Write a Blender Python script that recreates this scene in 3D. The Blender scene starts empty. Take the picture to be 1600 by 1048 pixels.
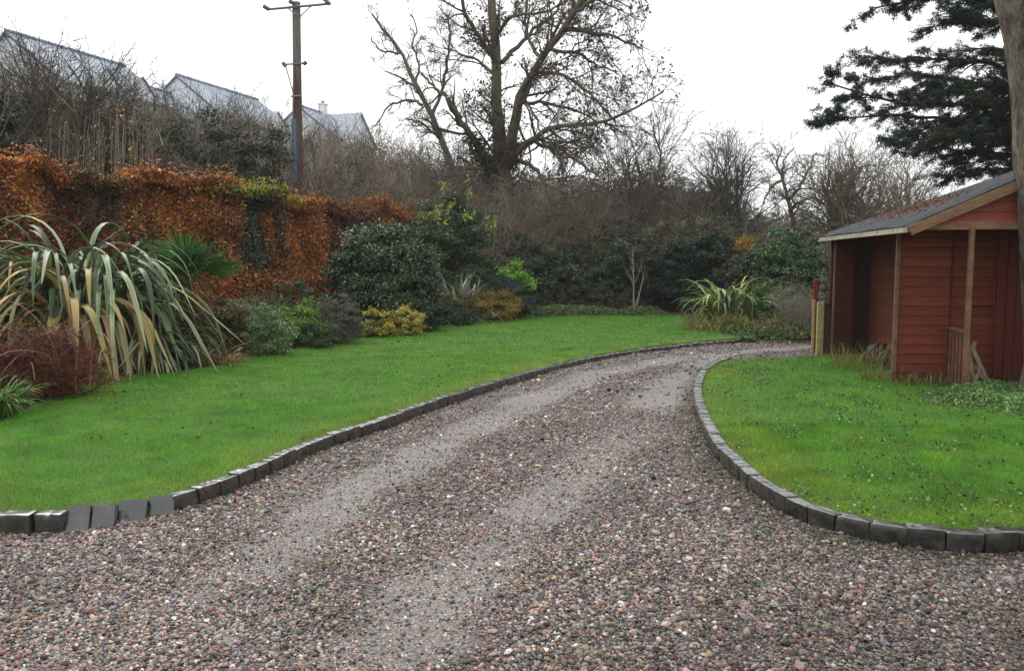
import bpy, math, numpy as np
from mathutils import Vector, Matrix
from mathutils.geometry import tessellate_polygon
R = math.radians
rng = np.random.default_rng(11)
sc = bpy.context.scene
COL = sc.collection

# ------------------------------------------------------------------ camera, sky, sun, exposure
FPX, CX, CY, HOR, EYE = 1300.0, 800.0, 524.0, 407.0, 1.66
TH = math.atan((CY - HOR) / FPX)
cam = bpy.data.cameras.new('camera'); cam_o = bpy.data.objects.new('camera', cam); COL.objects.link(cam_o)
cam.sensor_width = 36; cam.lens = FPX / 1600 * 36; cam.clip_start = .05; cam.clip_end = 3000
cam_o.location = (0, 0, EYE); cam_o.rotation_euler = (math.pi / 2 - TH, 0, 0)
sc.camera = cam_o
w = bpy.data.worlds.new('World'); sc.world = w; w.use_nodes = True
nt = w.node_tree; nt.nodes.clear()
N = nt.nodes.new; L = nt.links.new
sky = N('ShaderNodeTexSky'); sky.sky_type = 'NISHITA'; sky.sun_disc = False
sky.sun_elevation = R(48); sky.sun_rotation = R(-30); sky.dust_density = 6; sky.air_density = 1.5
hsv = N('ShaderNodeHueSaturation'); hsv.inputs['Saturation'].default_value = .10; L(sky.outputs[0], hsv.inputs['Color'])
bg1 = N('ShaderNodeBackground'); bg1.inputs[1].default_value = .05; L(hsv.outputs[0], bg1.inputs[0])
# even cloud deck: brighter overhead than at the horizon, as an overcast sky is
tc = N('ShaderNodeTexCoord'); sep = N('ShaderNodeSeparateXYZ'); L(tc.outputs['Generated'], sep.inputs[0])
mr = N('ShaderNodeMapRange'); L(sep.outputs['Z'], mr.inputs['Value'])
mr.inputs['From Min'].default_value = 0; mr.inputs['From Max'].default_value = 1
mr.inputs['To Min'].default_value = 1.16; mr.inputs['To Max'].default_value = 1.22
bg2 = N('ShaderNodeBackground'); bg2.inputs[0].default_value = (.965, .985, 1, 1); L(mr.outputs[0], bg2.inputs[1])
ad = N('ShaderNodeAddShader'); L(bg1.outputs[0], ad.inputs[0]); L(bg2.outputs[0], ad.inputs[1])
wo = N('ShaderNodeOutputWorld'); L(ad.outputs[0], wo.inputs['Surface'])
sun = bpy.data.lights.new('sun', 'SUN'); sun.energy = .9; sun.angle = R(35); sun.color = (1, .97, .92)
sun_o = bpy.data.objects.new('sun', sun); COL.objects.link(sun_o)
el, az = R(48), R(-30)
sdir = Vector((math.sin(az) * math.cos(el), math.cos(az) * math.cos(el), math.sin(el)))
sun_o.rotation_euler = sdir.to_track_quat('Z', 'Y').to_euler()
sc.view_settings.view_transform = 'Standard'; sc.view_settings.look = 'None'
sc.view_settings.exposure = 0.0; sc.view_settings.gamma = 1
sc.cycles.use_denoising = True
try:
    sc.cycles.denoiser = 'OPENIMAGEDENOISE'; sc.cycles.denoising_input_passes = 'RGB_ALBEDO_NORMAL'
except Exception: pass
sc.cycles.max_bounces = 5; sc.cycles.diffuse_bounces = 3; sc.cycles.glossy_bounces = 2
sc.cycles.transmission_bounces = 2; sc.cycles.use_adaptive_sampling = True; sc.cycles.adaptive_threshold = .008

# ------------------------------------------------------------------ helpers
def P(px, py, D):
    X, Y = (px - CX) / FPX, (CY - py) / FPX
    r = np.array([X, Y * math.sin(TH) + math.cos(TH), Y * math.cos(TH) - math.sin(TH)])
    return np.array([0, 0, EYE]) + r * (D / r[1])
def G(px, py, z=0.0):
    X, Y = (px - CX) / FPX, (CY - py) / FPX
    r = np.array([X, Y * math.sin(TH) + math.cos(TH), Y * math.cos(TH) - math.sin(TH)])
    return np.array([0, 0, EYE]) + r * ((z - EYE) / r[2])
def S(r, g, b):
    o = []
    for c in (r, g, b):
        c /= 255.0
        o.append(c / 12.92 if c <= .04045 else ((c + .055) / 1.055) ** 2.4)
    return np.array(o)
def nrm(a):
    return a / np.maximum(np.linalg.norm(a, axis=-1, keepdims=True), 1e-9)
def hashf(ix, iy, iz, s):
    h = (ix.astype(np.int64) * 374761393 + iy.astype(np.int64) * 668265263 + iz.astype(np.int64) * 2147483647 + s * 974634777) & 0xffffffff
    h = ((h ^ (h >> 13)) * 1274126177) & 0xffffffff
    h = ((h ^ (h >> 16)) * 2246822519) & 0xffffffff
    return ((h ^ (h >> 15)) & 0xffffff) / float(0xffffff)
def vn(p, freq=1.0, seed=0):
    p = np.asarray(p, float) * freq
    i = np.floor(p); f = p - i; f = f * f * (3 - 2 * f)
    o = 0
    for dx in (0, 1):
        for dy in (0, 1):
            for dz in (0, 1):
                wt = (f[..., 0] if dx else 1 - f[..., 0]) * (f[..., 1] if dy else 1 - f[..., 1]) * (f[..., 2] if dz else 1 - f[..., 2])
                o = o + wt * hashf(i[..., 0] + dx, i[..., 1] + dy, i[..., 2] + dz, seed)
    return o
def sst(a, b, x):
    t = np.clip((x - a) / (b - a), 0, 1); return t * t * (3 - 2 * t)
def pip(pts, poly):
    x, y = pts[:, 0], pts[:, 1]; ins = np.zeros(len(pts), bool); n = len(poly); j = n - 1
    for i in range(n):
        xi, yi = poly[i][0], poly[i][1]; xj, yj = poly[j][0], poly[j][1]
        if yi != yj:
            c = ((yi > y) != (yj > y)) & (x < (xj - xi) * (y - yi) / (yj - yi) + xi); ins ^= c
        j = i
    return ins
def dist_poly(pts, line):
    d = np.full(len(pts), 1e9); line = np.asarray(line)[:, :2]
    for a, b in zip(line[:-1], line[1:]):
        ab = b - a; t = np.clip(((pts[:, :2] - a) @ ab) / (ab @ ab), 0, 1)
        d = np.minimum(d, np.linalg.norm(pts[:, :2] - (a + t[:, None] * ab), axis=1))
    return d
def spline(pts, K):
    pts = np.asarray(pts, float); n = len(pts)
    q = np.vstack([2 * pts[0] - pts[1], pts, 2 * pts[-1] - pts[-2]])
    d = np.r_[0, np.cumsum(np.linalg.norm(np.diff(pts, axis=0), axis=1))]; u = np.linspace(0, d[-1], K)
    o = []
    for t in u:
        i = min(max(np.searchsorted(d, t, 'right') - 1, 0), n - 2); s = (t - d[i]) / max(d[i + 1] - d[i], 1e-9)
        a, b, c, e = q[i], q[i + 1], q[i + 2], q[i + 3]
        o.append(.5 * ((2 * b) + (c - a) * s + (2 * a - 5 * b + 4 * c - e) * s * s + (-a + 3 * b - 3 * c + e) * s ** 3))
    return np.array(o)

class MB:
    def __init__(s): s.V = []; s.F = []; s.C = []; s.M = []; s.n = 0
    def add(s, V, F, col=(1, 1, 1), mi=0):
        V = np.asarray(V, float).reshape(-1, 3); F = np.asarray(F, np.int64)
        s.V.append(V); s.F.append(F + s.n)
        c = np.asarray(col, float)
        s.C.append(np.broadcast_to(c, (len(V), 3)) if c.ndim == 1 else c.reshape(-1, 3))
        s.M.append(np.full(len(F), mi)); s.n += len(V)
    def box(s, c, sz, ax=None, col=(1, 1, 1), mi=0, bev=0.0):
        # box centred at c, size sz, axes ax (3x3 rows), with a small chamfer
        ax = np.eye(3) if ax is None else np.asarray(ax)
        h = np.asarray(sz) / 2.0; bev = min(bev, h.min() * .6)
        if bev <= 0:
            v = np.array([[x, y, z] for x in (-1, 1) for y in (-1, 1) for z in (-1, 1)]) * h
            F = [(0, 1, 3, 2), (4, 6, 7, 5), (0, 4, 5, 1), (2, 3, 7, 6), (0, 2, 6, 4), (1, 5, 7, 3)]
            s.add(v @ ax + np.asarray(c), F, col, mi); return
        V = []; idx = {}
        for x in (-1, 1):
            for y in (-1, 1):
                for z in (-1, 1):
                    for k in range(3):
                        p = np.array([x, y, z]) * (h - bev); p[k] += (x, y, z)[k] * bev
                        idx[(x, y, z, k)] = len(V); V.append(p)
        Q = []; T = []
        for k in range(3):
            a, b = [i for i in range(3) if i != k]
            for sg in (-1, 1):
                q = []
                for (u, v) in ((-1, -1), (1, -1), (1, 1), (-1, 1)):
                    t = [0, 0, 0]; t[k] = sg; t[a] = u; t[b] = v; q.append(idx[(*t, k)])
                flip = (sg > 0) == (k != 1)
                Q.append(q if flip else q[::-1])
            for u in (-1, 1):
                for v in (-1, 1):
                    t0 = [0, 0, 0]; t0[k] = -1; t0[a] = u; t0[b] = v; t1 = list(t0); t1[k] = 1
                    q = [idx[(*t0, a)], idx[(*t1, a)], idx[(*t1, b)], idx[(*t0, b)]]
                    Q.append(q)
        for x in (-1, 1):
            for y in (-1, 1):
                for z in (-1, 1): T.append([idx[(x, y, z, k)] for k in range(3)])
        V = np.array(V); 
        def fix(F):
            o = []
            for q in F:
                p = V[q]; n = np.cross(p[1] - p[0], p[2] - p[0])
                o.append(q if n @ p.mean(0) > 0 else q[::-1])
            return o
        W = V @ ax + np.asarray(c)
        n0 = s.n; s.add(W, fix(Q), col, mi)
        T = np.array(fix(T)); s.V.append(np.zeros((0, 3))); s.C.append(np.zeros((0, 3))); s.F.append(T + n0); s.M.append(np.full(len(T), mi))
    def build(s, name, mats, parent=None, smooth=False):
        me = bpy.data.meshes.new(name)
        V = np.vstack(s.V); me.vertices.add(len(V)); me.vertices.foreach_set('co', V.astype(np.float32).ravel())
        li = np.concatenate([f.ravel() for f in s.F]); tot = np.concatenate([np.full(len(f), f.shape[1]) for f in s.F if len(f)])
        me.loops.add(len(li)); me.loops.foreach_set('vertex_index', li.astype(np.int32))
        me.polygons.add(len(tot)); st = np.r_[0, np.cumsum(tot)[:-1]]
        me.polygons.foreach_set('loop_start', st.astype(np.int32))
        me.polygons.foreach_set('material_index', np.concatenate(s.M).astype(np.int32))
        me.polygons.foreach_set('use_smooth', np.full(len(tot), smooth))
        a = me.attributes.new('col', 'FLOAT_COLOR', 'POINT'); C = np.ones((len(V), 4), np.float32); C[:, :3] = np.vstack(s.C)
        a.data.foreach_set('color', C.ravel())
        me.update(calc_edges=True); me.validate()
        for m in (mats if isinstance(mats, (list, tuple)) else [mats]): me.materials.append(m)
        o = bpy.data.objects.new(name, me); COL.objects.link(o)
        if parent: o.parent = parent
        return o
def rebase(o, p):
    # move an object's origin to p without moving its mesh
    p = Vector(p); o.data.transform(Matrix.Translation(-p)); o.location = p; return o
def tag(o, label=None, cat=None, group=None, kind=None):
    for k, v in (('label', label), ('category', cat), ('group', group), ('kind', kind)):
        if v: o[k] = v
    return o
def thing(name, label, cat, loc=(0, 0, 0), rotz=0, group=None):
    o = bpy.data.objects.new(name, None); COL.objects.link(o); o.location = loc; o.rotation_euler = (0, 0, rotz)
    o.empty_display_size = .1
    return tag(o, label, cat, group)
def adopt(root, *obs):
    # children keep their world position
    inv = Matrix.LocRotScale(root.location, root.rotation_euler, root.scale).inverted()
    for o in obs:
        o.data.transform(inv @ Matrix.LocRotScale(o.location, o.rotation_euler, o.scale)); o.location = (0, 0, 0); o.rotation_euler = (0, 0, 0); o.parent = root
def dup(root, loc, rotz=0, label=None, group=None, scale=None):
    r = root.copy(); COL.objects.link(r); r.location = loc; r.rotation_euler = (0, 0, rotz)
    if scale: r.scale = (scale,) * 3
    if label: r['label'] = label
    if group: r['group'] = group
    for ch in list(root.children):
        c = ch.copy(); COL.objects.link(c); c.parent = r
    return r

# ------------------------------------------------------------------ materials
def mat(name):
    m = bpy.data.materials.new(name); m.use_nodes = True; n = m.node_tree
    for x in list(n.nodes):
        if x.type != 'OUTPUT_MATERIAL': n.nodes.remove(x)
    return m, n.nodes, n.links, n.nodes['Material Output']
def bsdf(n, rough=.6, spec=.4):
    b = n.new('ShaderNodeBsdfPrincipled'); b.inputs['Roughness'].default_value = rough; b.inputs['Specular IOR Level'].default_value = spec; return b
def noise(n, l, scale, detail=5, rough=.6, vec=None, dist=0):
    t = n.new('ShaderNodeTexNoise'); t.inputs['Scale'].default_value = scale; t.inputs['Detail'].default_value = detail
    t.inputs['Roughness'].default_value = rough; t.inputs['Distortion'].default_value = dist
    if vec is not None: l.new(vec, t.inputs['Vector'])
    return t
def ramp(n, l, fac, stops, interp='LINEAR'):
    r = n.new('ShaderNodeValToRGB'); r.color_ramp.interpolation = interp; e = r.color_ramp.elements
    while len(e) < len(stops): e.new(.5)
    for k, (p, c) in enumerate(stops): e[k].position = p; e[k].color = (*c, 1) if len(c) == 3 else c
    l.new(fac, r.inputs[0]); return r
def mix(n, l, f, a, b, mode='MIX'):
    m = n.new('ShaderNodeMix'); m.data_type = 'RGBA'; m.blend_type = mode
    for s, v in ((m.inputs[0], f), (m.inputs[6], a), (m.inputs[7], b)):
        if hasattr(v, 'links'): l.new(v, s)
        else: s.default_value = v if isinstance(v, (int, float)) else (*v, 1)
    return m.outputs[2]
def bump(n, l, h, strength=.3, dist=.02):
    b = n.new('ShaderNodeBump'); b.inputs['Strength'].default_value = strength; b.inputs['Distance'].default_value = dist; l.new(h, b.inputs['Height']); return b.outputs[0]
def coord(n, which='Object'):
    return n.new('ShaderNodeTexCoord').outputs[which]
def vcol(name, rough=.5, spec=.35, trans=0.0, bumpscale=0, bstr=.3, coat=0):
    m, n, l, out = mat(name); b = bsdf(n, rough, spec)
    a = n.new('ShaderNodeAttribute'); a.attribute_name = 'col'; c = a.outputs['Color']
    if bumpscale:
        co = coord(n); t = noise(n, l, bumpscale, 6, .65, co); l.new(bump(n, l, t.outputs[0], bstr, .02), b.inputs['Normal'])
        r = ramp(n, l, t.outputs[0], [(.3, (.6, .6, .6)), (.7, (1.25, 1.25, 1.25))]); c = mix(n, l, 1.0, c, r.outputs[0], 'MULTIPLY')
    l.new(c, b.inputs['Base Color'])
    if coat: b.inputs['Coat Weight'].default_value = coat; b.inputs['Coat Roughness'].default_value = .2
    if trans:
        t = n.new('ShaderNodeBsdfTranslucent'); l.new(c, t.inputs['Color']); mx = n.new('ShaderNodeMixShader'); mx.inputs[0].default_value = trans
        l.new(b.outputs[0], mx.inputs[1]); l.new(t.outputs[0], mx.inputs[2]); l.new(mx.outputs[0], out.inputs[0])
    else: l.new(b.outputs[0], out.inputs[0])
    return m
LEAF = vcol('leaf', .5, .3, .22)
GLOSSY = vcol('glossy_leaf', .4, .4, .14)
DRYLEAF = vcol('dry_leaf', .5, .35, .28)
BARK = vcol('bark', .85, .2, 0, 18, .6)
TWIG = vcol('twig', .85, .15)
STRAP = vcol('strap_leaf', .38, .45, .15)
GRASS = vcol('grass_blade', .45, .35, .3)
PEB = vcol('pebble', .42, .4, 0, 60, .15)
WOODV = vcol('weathered_wood', .7, .25, 0, 25, .3)

def m_simple(name, c1, c2, scale, rough=.7, spec=.3, b=.3, bs=None, detail=7, bd=.02):
    m, n, l, out = mat(name); s = bsdf(n, rough, spec); co = coord(n)
    t = noise(n, l, scale, detail, .65, co); r = ramp(n, l, t.outputs[0], [(.3, c1), (.72, c2)]); l.new(r.outputs[0], s.inputs['Base Color'])
    t2 = noise(n, l, bs or scale * 6, 6, .7, co); l.new(bump(n, l, t2.outputs[0], b, bd), s.inputs['Normal']); l.new(s.outputs[0], out.inputs[0]); return m
SOIL = m_simple('soil', S(38, 30, 22), S(72, 56, 40), 6, .9, .2, .8, 30)
HILL = m_simple('leaf_litter', S(52, 48, 34), S(88, 80, 56), .5, .95, .1, .8, 8, bd=.2)

def m_lawn():
    m, n, l, out = mat('lawn_turf'); s = bsdf(n, .75, .2); co = coord(n)
    t = noise(n, l, 1.1, 6, .65, co); t2 = noise(n, l, 26, 6, .75, co)
    r = ramp(n, l, t.outputs[0], [(.3, S(66, 102, 30)), (.55, S(86, 124, 38)), (.8, S(118, 136, 48))])
    r2 = ramp(n, l, t2.outputs[0], [(.3, (.45, .45, .45)), (.7, (1.2, 1.2, 1.2))])
    l.new(mix(n, l, 1.0, r.outputs[0], r2.outputs[0], 'MULTIPLY'), s.inputs['Base Color'])
    l.new(bump(n, l, t2.outputs[0], .8, .03), s.inputs['Normal']); l.new(s.outputs[0], out.inputs[0]); return m
LAWN = m_lawn()

def m_gravel():
    m, n, l, out = mat('gravel_bed'); s = bsdf(n, .5, .4); co = coord(n)
    v = n.new('ShaderNodeTexVoronoi'); v.inputs['Scale'].default_value = 68; v.inputs['Randomness'].default_value = 1; l.new(co, v.inputs['Vector'])
    sp = n.new('ShaderNodeSeparateColor'); l.new(v.outputs['Color'], sp.inputs[0])
    r = ramp(n, l, sp.outputs[0], [(0, S(84, 72, 72)), (.15, S(132, 112, 108)), (.3, S(150, 140, 140)), (.45, S(158, 122, 112)), (.6, S(122, 124, 130)), (.75, S(168, 148, 138)), (.88, S(96, 96, 102)), (.96, S(206, 198, 190))], 'CONSTANT')
    dk = ramp(n, l, v.outputs['Distance'], [(0, (1, 1, 1)), (.35, (.95, .95, .95)), (.8, (.35, .34, .33))])
    c1 = mix(n, l, 1.0, mix(n, l, .45, r.outputs[0], S(58, 50, 44)), dk.outputs[0], 'MULTIPLY')
    v2 = n.new('ShaderNodeTexVoronoi'); v2.inputs['Scale'].default_value = 150; l.new(co, v2.inputs['Vector'])
    sp2 = n.new('ShaderNodeSeparateColor'); l.new(v2.outputs['Color'], sp2.inputs[0])
    fine = ramp(n, l, sp2.outputs[0], [(0, S(92, 86, 83)), (.4, S(130, 124, 120)), (.8, S(156, 150, 146)), (1, S(186, 178, 172))])
    a = n.new('ShaderNodeAttribute'); a.attribute_name = 'col'; sa = n.new('ShaderNodeSeparateColor'); l.new(a.outputs['Color'], sa.inputs[0])
    nz = noise(n, l, 3.2, 7, .7, co)
    def gate(src, lo, hi, amt=.9):
        ma = n.new('ShaderNodeMath'); ma.operation = 'MULTIPLY_ADD'; l.new(nz.outputs[0], ma.inputs[0]); ma.inputs[1].default_value = amt; l.new(src, ma.inputs[2])
        mp = n.new('ShaderNodeMapRange'); mp.interpolation_type = 'SMOOTHSTEP'; l.new(ma.outputs[0], mp.inputs[0]); mp.inputs[1].default_value = lo; mp.inputs[2].default_value = hi; return mp.outputs[0]
    tf = gate(sa.outputs[0], .72, 1.05)
    c = mix(n, l, tf, c1, fine.outputs[0])
    mo = gate(sa.outputs[1], .95, 1.25)
    c = mix(n, l, mo, c, S(72, 66, 36)); 
    bg = noise(n, l, .9, 4, .6, co); br = ramp(n, l, bg.outputs[0], [(.3, (.62, .61, .60)), (.7, (.92, .90, .90))])
    c = mix(n, l, 1.0, c, br.outputs[0], 'MULTIPLY')
    l.new(c, s.inputs['Base Color'])
    inv = n.new('ShaderNodeMath'); inv.operation = 'SUBTRACT'; inv.inputs[0].default_value = 1; l.new(v.outputs['Distance'], inv.inputs[1])
    l.new(bump(n, l, inv.outputs[0], .7, .012), s.inputs['Normal'])
    l.new(s.outputs[0], out.inputs[0]); return m
GRAVEL = m_gravel()

def m_stone():
    m, n, l, out = mat('wet_granite'); s = bsdf(n, .4, .8); s.inputs['Coat Weight'].default_value = .8; s.inputs['Coat Roughness'].default_value = .16; s.inputs['Coat IOR'].default_value = 1.5; co = coord(n); oi = n.new('ShaderNodeObjectInfo')
    ad_ = n.new('ShaderNodeVectorMath'); ad_.operation = 'ADD'; l.new(co, ad_.inputs[0]); l.new(oi.outputs['Location'], ad_.inputs[1])
    t = noise(n, l, 9, 8, .7, ad_.outputs[0]); r = ramp(n, l, t.outputs[0], [(.3, S(20, 19, 17)), (.5, S(36, 35, 32)), (.72, S(70, 68, 62))])
    g = noise(n, l, 4, 5, .7, ad_.outputs[0]); gr = ramp(n, l, g.outputs[0], [(.56, (0, 0, 0)), (.72, (1, 1, 1))])
    c = mix(n, l, gr.outputs[0], r.outputs[0], S(58, 62, 34)); 
    mp = n.new('ShaderNodeMapRange'); l.new(oi.outputs['Random'], mp.inputs[0]); mp.inputs[3].default_value = .75; mp.inputs[4].default_value = 1.3
    cc = n.new('ShaderNodeCombineColor'); [l.new(mp.outputs[0], cc.inputs[k]) for k in range(3)]
    l.new(mix(n, l, 1.0, c, cc.outputs[0], 'MULTIPLY'), s.inputs['Base Color'])
    t2 = noise(n, l, 45, 7, .75, ad_.outputs[0]); l.new(bump(n, l, t2.outputs[0], .28, .008), s.inputs['Normal'])
    rr = ramp(n, l, t.outputs[0], [(.3, (.16, .16, .16)), (.7, (.42, .42, .42))]); l.new(rr.outputs[0], s.inputs['Roughness'])
    l.new(s.outputs[0], out.inputs[0]); return m
STONE = m_stone()

# ------------------------------------------------------------------ primitive generators
def tubes(b, paths, radii, sides=3, col=(1, 1, 1), mi=0):
    paths = np.asarray(paths, float); N_, K = paths.shape[:2]; radii = np.asarray(radii, float)
    T = nrm(np.gradient(paths, axis=1)); a = rng.normal(size=(N_, 1, 3)); a[..., 2] *= .3
    n1 = nrm(a - (a * T).sum(-1, keepdims=True) * T); n2 = np.cross(T, n1)
    th = np.arange(sides) * 2 * math.pi / sides
    V = paths[:, :, None] + radii[:, :, None, None] * (np.cos(th)[:, None] * n1[:, :, None] + np.sin(th)[:, None] * n2[:, :, None])
    base = (np.arange(N_) * K * sides)[:, None, None]; k = (np.arange(K - 1) * sides)[None, :, None]; s = np.arange(sides)[None, None, :]; s2 = (s + 1) % sides
    F = np.stack([base + k + s, base + k + s2, base + k + sides + s2, base + k + sides + s], -1).reshape(-1, 4)
    c = np.asarray(col, float)
    if c.ndim == 2 and len(c) == N_: c = np.repeat(c, K * sides, axis=0)
    b.add(V, F, c, mi)
def grow(paths, radii, n, L, ang, K=5, t=(.25, 1), up=.0, wig=.15, rr=.6, rmin=.004, taper=.35, fall=.4):
    N_, KP = paths.shape[:2]; ln = np.linalg.norm(np.diff(paths, axis=1), axis=2).sum(1)
    i = rng.choice(N_, n, p=ln / ln.sum()); tt = rng.uniform(t[0], t[1], n) * (KP - 1)
    k = np.minimum(tt.astype(int), KP - 2); f = (tt - k)[:, None]
    p = paths[i, k] * (1 - f) + paths[i, k + 1] * f; T = nrm(paths[i, k + 1] - paths[i, k])
    r0 = radii[i, k] * (1 - f[:, 0]) + radii[i, k + 1] * f[:, 0]
    a = rng.normal(size=(n, 3)); a = nrm(a - (a * T).sum(1, keepdims=True) * T)
    an = np.radians(ang * rng.uniform(.55, 1.35, n))[:, None]
    d = T * np.cos(an) + a * np.sin(an)
    Lc = L * rng.uniform(.5, 1.25, n) * (1 - fall * tt / (KP - 1))
    out = np.zeros((n, K, 3)); out[:, 0] = p; st = (Lc / (K - 1))[:, None]
    for j in range(1, K):
        d = nrm(d + wig * rng.normal(size=(n, 3)) + np.array([0, 0, up])); out[:, j] = out[:, j - 1] + d * st
    rs = np.maximum(np.minimum(r0 * rr, Lc * .03 + rmin), rmin)
    rad = rs[:, None] * np.linspace(1, taper, K)[None]
    return out, np.maximum(rad, rmin * .6)
def pick(pal, n, jit=.18):
    pal = [(np.asarray(c), wt) for c, wt in pal]; wts = np.array([x[1] for x in pal], float)
    c = np.array([x[0] for x in pal])[rng.choice(len(pal), n, p=wts / wts.sum())]
    return c * np.exp(rng.normal(0, jit, (n, 1))) * np.exp(rng.normal(0, jit * .3, (n, 3)))
def leaves(b, pos, size, asp, col, normal=None, bias=.6, down=0.0, mi=0, fold=.15):
    n = len(pos); size = np.broadcast_to(size, (n,)) * rng.uniform(.65, 1.3, n)
    r = rng.normal(size=(n, 3)); nm = nrm(r + (0 if normal is None else normal * bias * 2.2))
    d = rng.normal(size=(n, 3)); d[:, 2] -= down; d = nrm(d - (d * nm).sum(1, keepdims=True) * nm); s = np.cross(nm, d)
    Lh = size[:, None]; W = Lh * asp * .5
    V = np.stack([pos, pos + d * Lh * .5 + s * W + nm * W * fold, pos + d * Lh, pos + d * Lh * .5 - s * W + nm * W * fold], 1)
    F = np.arange(4 * n).reshape(n, 4); b.add(V, F, np.repeat(col, 4, axis=0) if np.ndim(col) == 2 else col, mi)
def straps(b, paths, side, width, col, fold=.25, edge=1.0, mi=0):
    N_, K = paths.shape[:2]; T = nrm(np.gradient(paths, axis=1)); s = side[:, None, :] - (side[:, None, :] * T).sum(-1, keepdims=True) * T; s = nrm(s)
    nn = np.cross(T, s); W = width[..., None] / 2
    V = np.stack([paths - s * W + nn * W * fold, paths - nn * W * fold, paths + s * W + nn * W * fold], 2)
    base = (np.arange(N_) * K * 3)[:, None, None]; k = (np.arange(K - 1) * 3)[None, :, None]; j = np.arange(2)[None, None, :]
    F = np.stack([base + k + j, base + k + j + 1, base + k + 3 + j + 1, base + k + 3 + j], -1).reshape(-1, 4)
    c = np.repeat(col, K * 3, axis=0).reshape(N_, K, 3, 3).copy(); c[:, :, 0] *= edge; c[:, :, 2] *= edge
    b.add(V, F, c.reshape(-1, 3), mi)
def arch(base, az, e0, L, droop, K=9, pw=1.8, kink=None, twist=.12, bend=None):
    n = len(az); d_h = np.stack([np.cos(az), np.sin(az)], 1); out = np.zeros((n, K, 3)); out[:, 0] = base
    for j in range(1, K):
        s = (j - .5) / (K - 1); e = e0 - (droop * s ** pw if bend is None else droop * sst(bend - .3, bend + .3, np.full(n, s)))
        if kink is not None: e = e - np.where(s > kink, np.radians(95), 0)
        e = np.maximum(e, np.radians(-86))
        out[:, j] = out[:, j - 1] + np.stack([np.cos(e) * d_h[:, 0], np.cos(e) * d_h[:, 1], np.sin(e)], 1) * (L / (K - 1))[:, None]
    side = np.stack([-d_h[:, 1], d_h[:, 0], np.zeros(n)], 1) + rng.normal(0, twist, (n, 3)); return out, nrm(side)

# ------------------------------------------------------------------ terrain
UT = np.array([-3, -1.2, -.62, -.25, 0, .19, .31, .7, 3]); 
def d0f(u): return np.interp(u, [-1.0, -.62, -.25, 0, .3], [13.5, 17, 23.5, 29, 30])
def hz(x, y):
    x = np.asarray(x, float); y = np.asarray(y, float); ys = np.maximum(y, 6.0); u = np.clip(x / ys, -1.6, 1.2); d0 = d0f(u)
    amp = np.interp(u, UT, [4.5, 6.2, 6.0, 5.3, 4.0, 2.6, .8, .7, .7])
    h = amp * sst(0, 24, ys - d0) + sst(24, 36, ys - d0) * np.interp(u, [-.62, -.3, -.1], [2.2, 2.0, 0])
    return h * sst(4, 9, y)
def structure(o): o['kind'] = 'structure'; return o

def spaced(a, b, n, c, k):
    t = np.linspace(-1, 1, n); s = np.sinh(k * t) / math.sinh(k); return np.where(s < 0, c + (c - a) * s, c + (b - c) * s)
gx = spaced(-900, 900, 150, 0, 4.6); gy = spaced(-300, 2000, 170, 25, 4.8)
X, Y = np.meshgrid(gx, gy, indexing='ij'); Z = hz(X, Y) + np.where(Y - d0f(np.clip(X / np.maximum(Y, 6), -1.6, 1.2)) > 2, (vn(np.stack([X, Y, X * 0], -1), .25, 3) - .5) * .6, 0) - .03
b = MB(); n1, n2 = X.shape; idx = np.arange(n1 * n2).reshape(n1, n2)
b.add(np.stack([X, Y, Z], -1), np.stack([idx[:-1, :-1], idx[1:, :-1], idx[1:, 1:], idx[:-1, 1:]], -1).reshape(-1, 4))
structure(b.build('ground', HILL, smooth=True))

# kerb curves (foot of the stones, on the gravel)
KL = [(-9.0, 5.6), (-6.0, 5.25), (-4.2, 5.02)] + [tuple(G(*p)[:2]) for p in ((0, 835), (95, 832), (185, 816), (275, 800), (380, 762), (500, 706), (600, 671), (700, 633), (800, 600), (900, 571), (1000, 552), (1080, 542), (1170, 534))]
KR = [tuple(G(*p)[:2]) for p in ((1135, 568), (1108, 577), (1090, 595), (1083, 622), (1089, 655), (1110, 703), (1150, 748), (1220, 800), (1300, 830), (1400, 852), (1500, 862), (1600, 862))] + [(3.6, 4.85), (4.6, 5.05), (6.5, 5.6)]
KL = spline([(*p, 0) for p in KL], 160); KR = spline([(*p, 0) for p in KR], 140)
BED = [G(*p, .1)[:2] for p in ((0, 657), (60, 628), (130, 600), (170, 588), (260, 580), (340, 570), (380, 553), (450, 546), (520, 533), (600, 522), (680, 512), (760, 501), (820, 495), (900, 492), (980, 491), (1062, 492), (1090, 505), (1130, 521), (1170, 528))]
def inset(c, d):
    t = nrm(np.gradient(c, axis=0)); return c + np.stack([-t[:, 1], t[:, 0], t[:, 2] * 0], 1) * d
KLi, KRi = inset(KL, .10), inset(KR, .10)
lawnL = [tuple(p[:2]) for p in KLi] + [(5.15, 17.35)] + [tuple(p) for p in BED[::-1]] + [(-6.0, 7.4), (-9.0, 6.8)]
lawnR = [tuple(p[:2]) for p in KRi] + [(12, 7.0), (14, 16), (7.8, 14.6)] + [tuple(G(*p, .08)[:2]) for p in ((1290, 556), (1230, 559), (1170, 562))]

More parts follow.
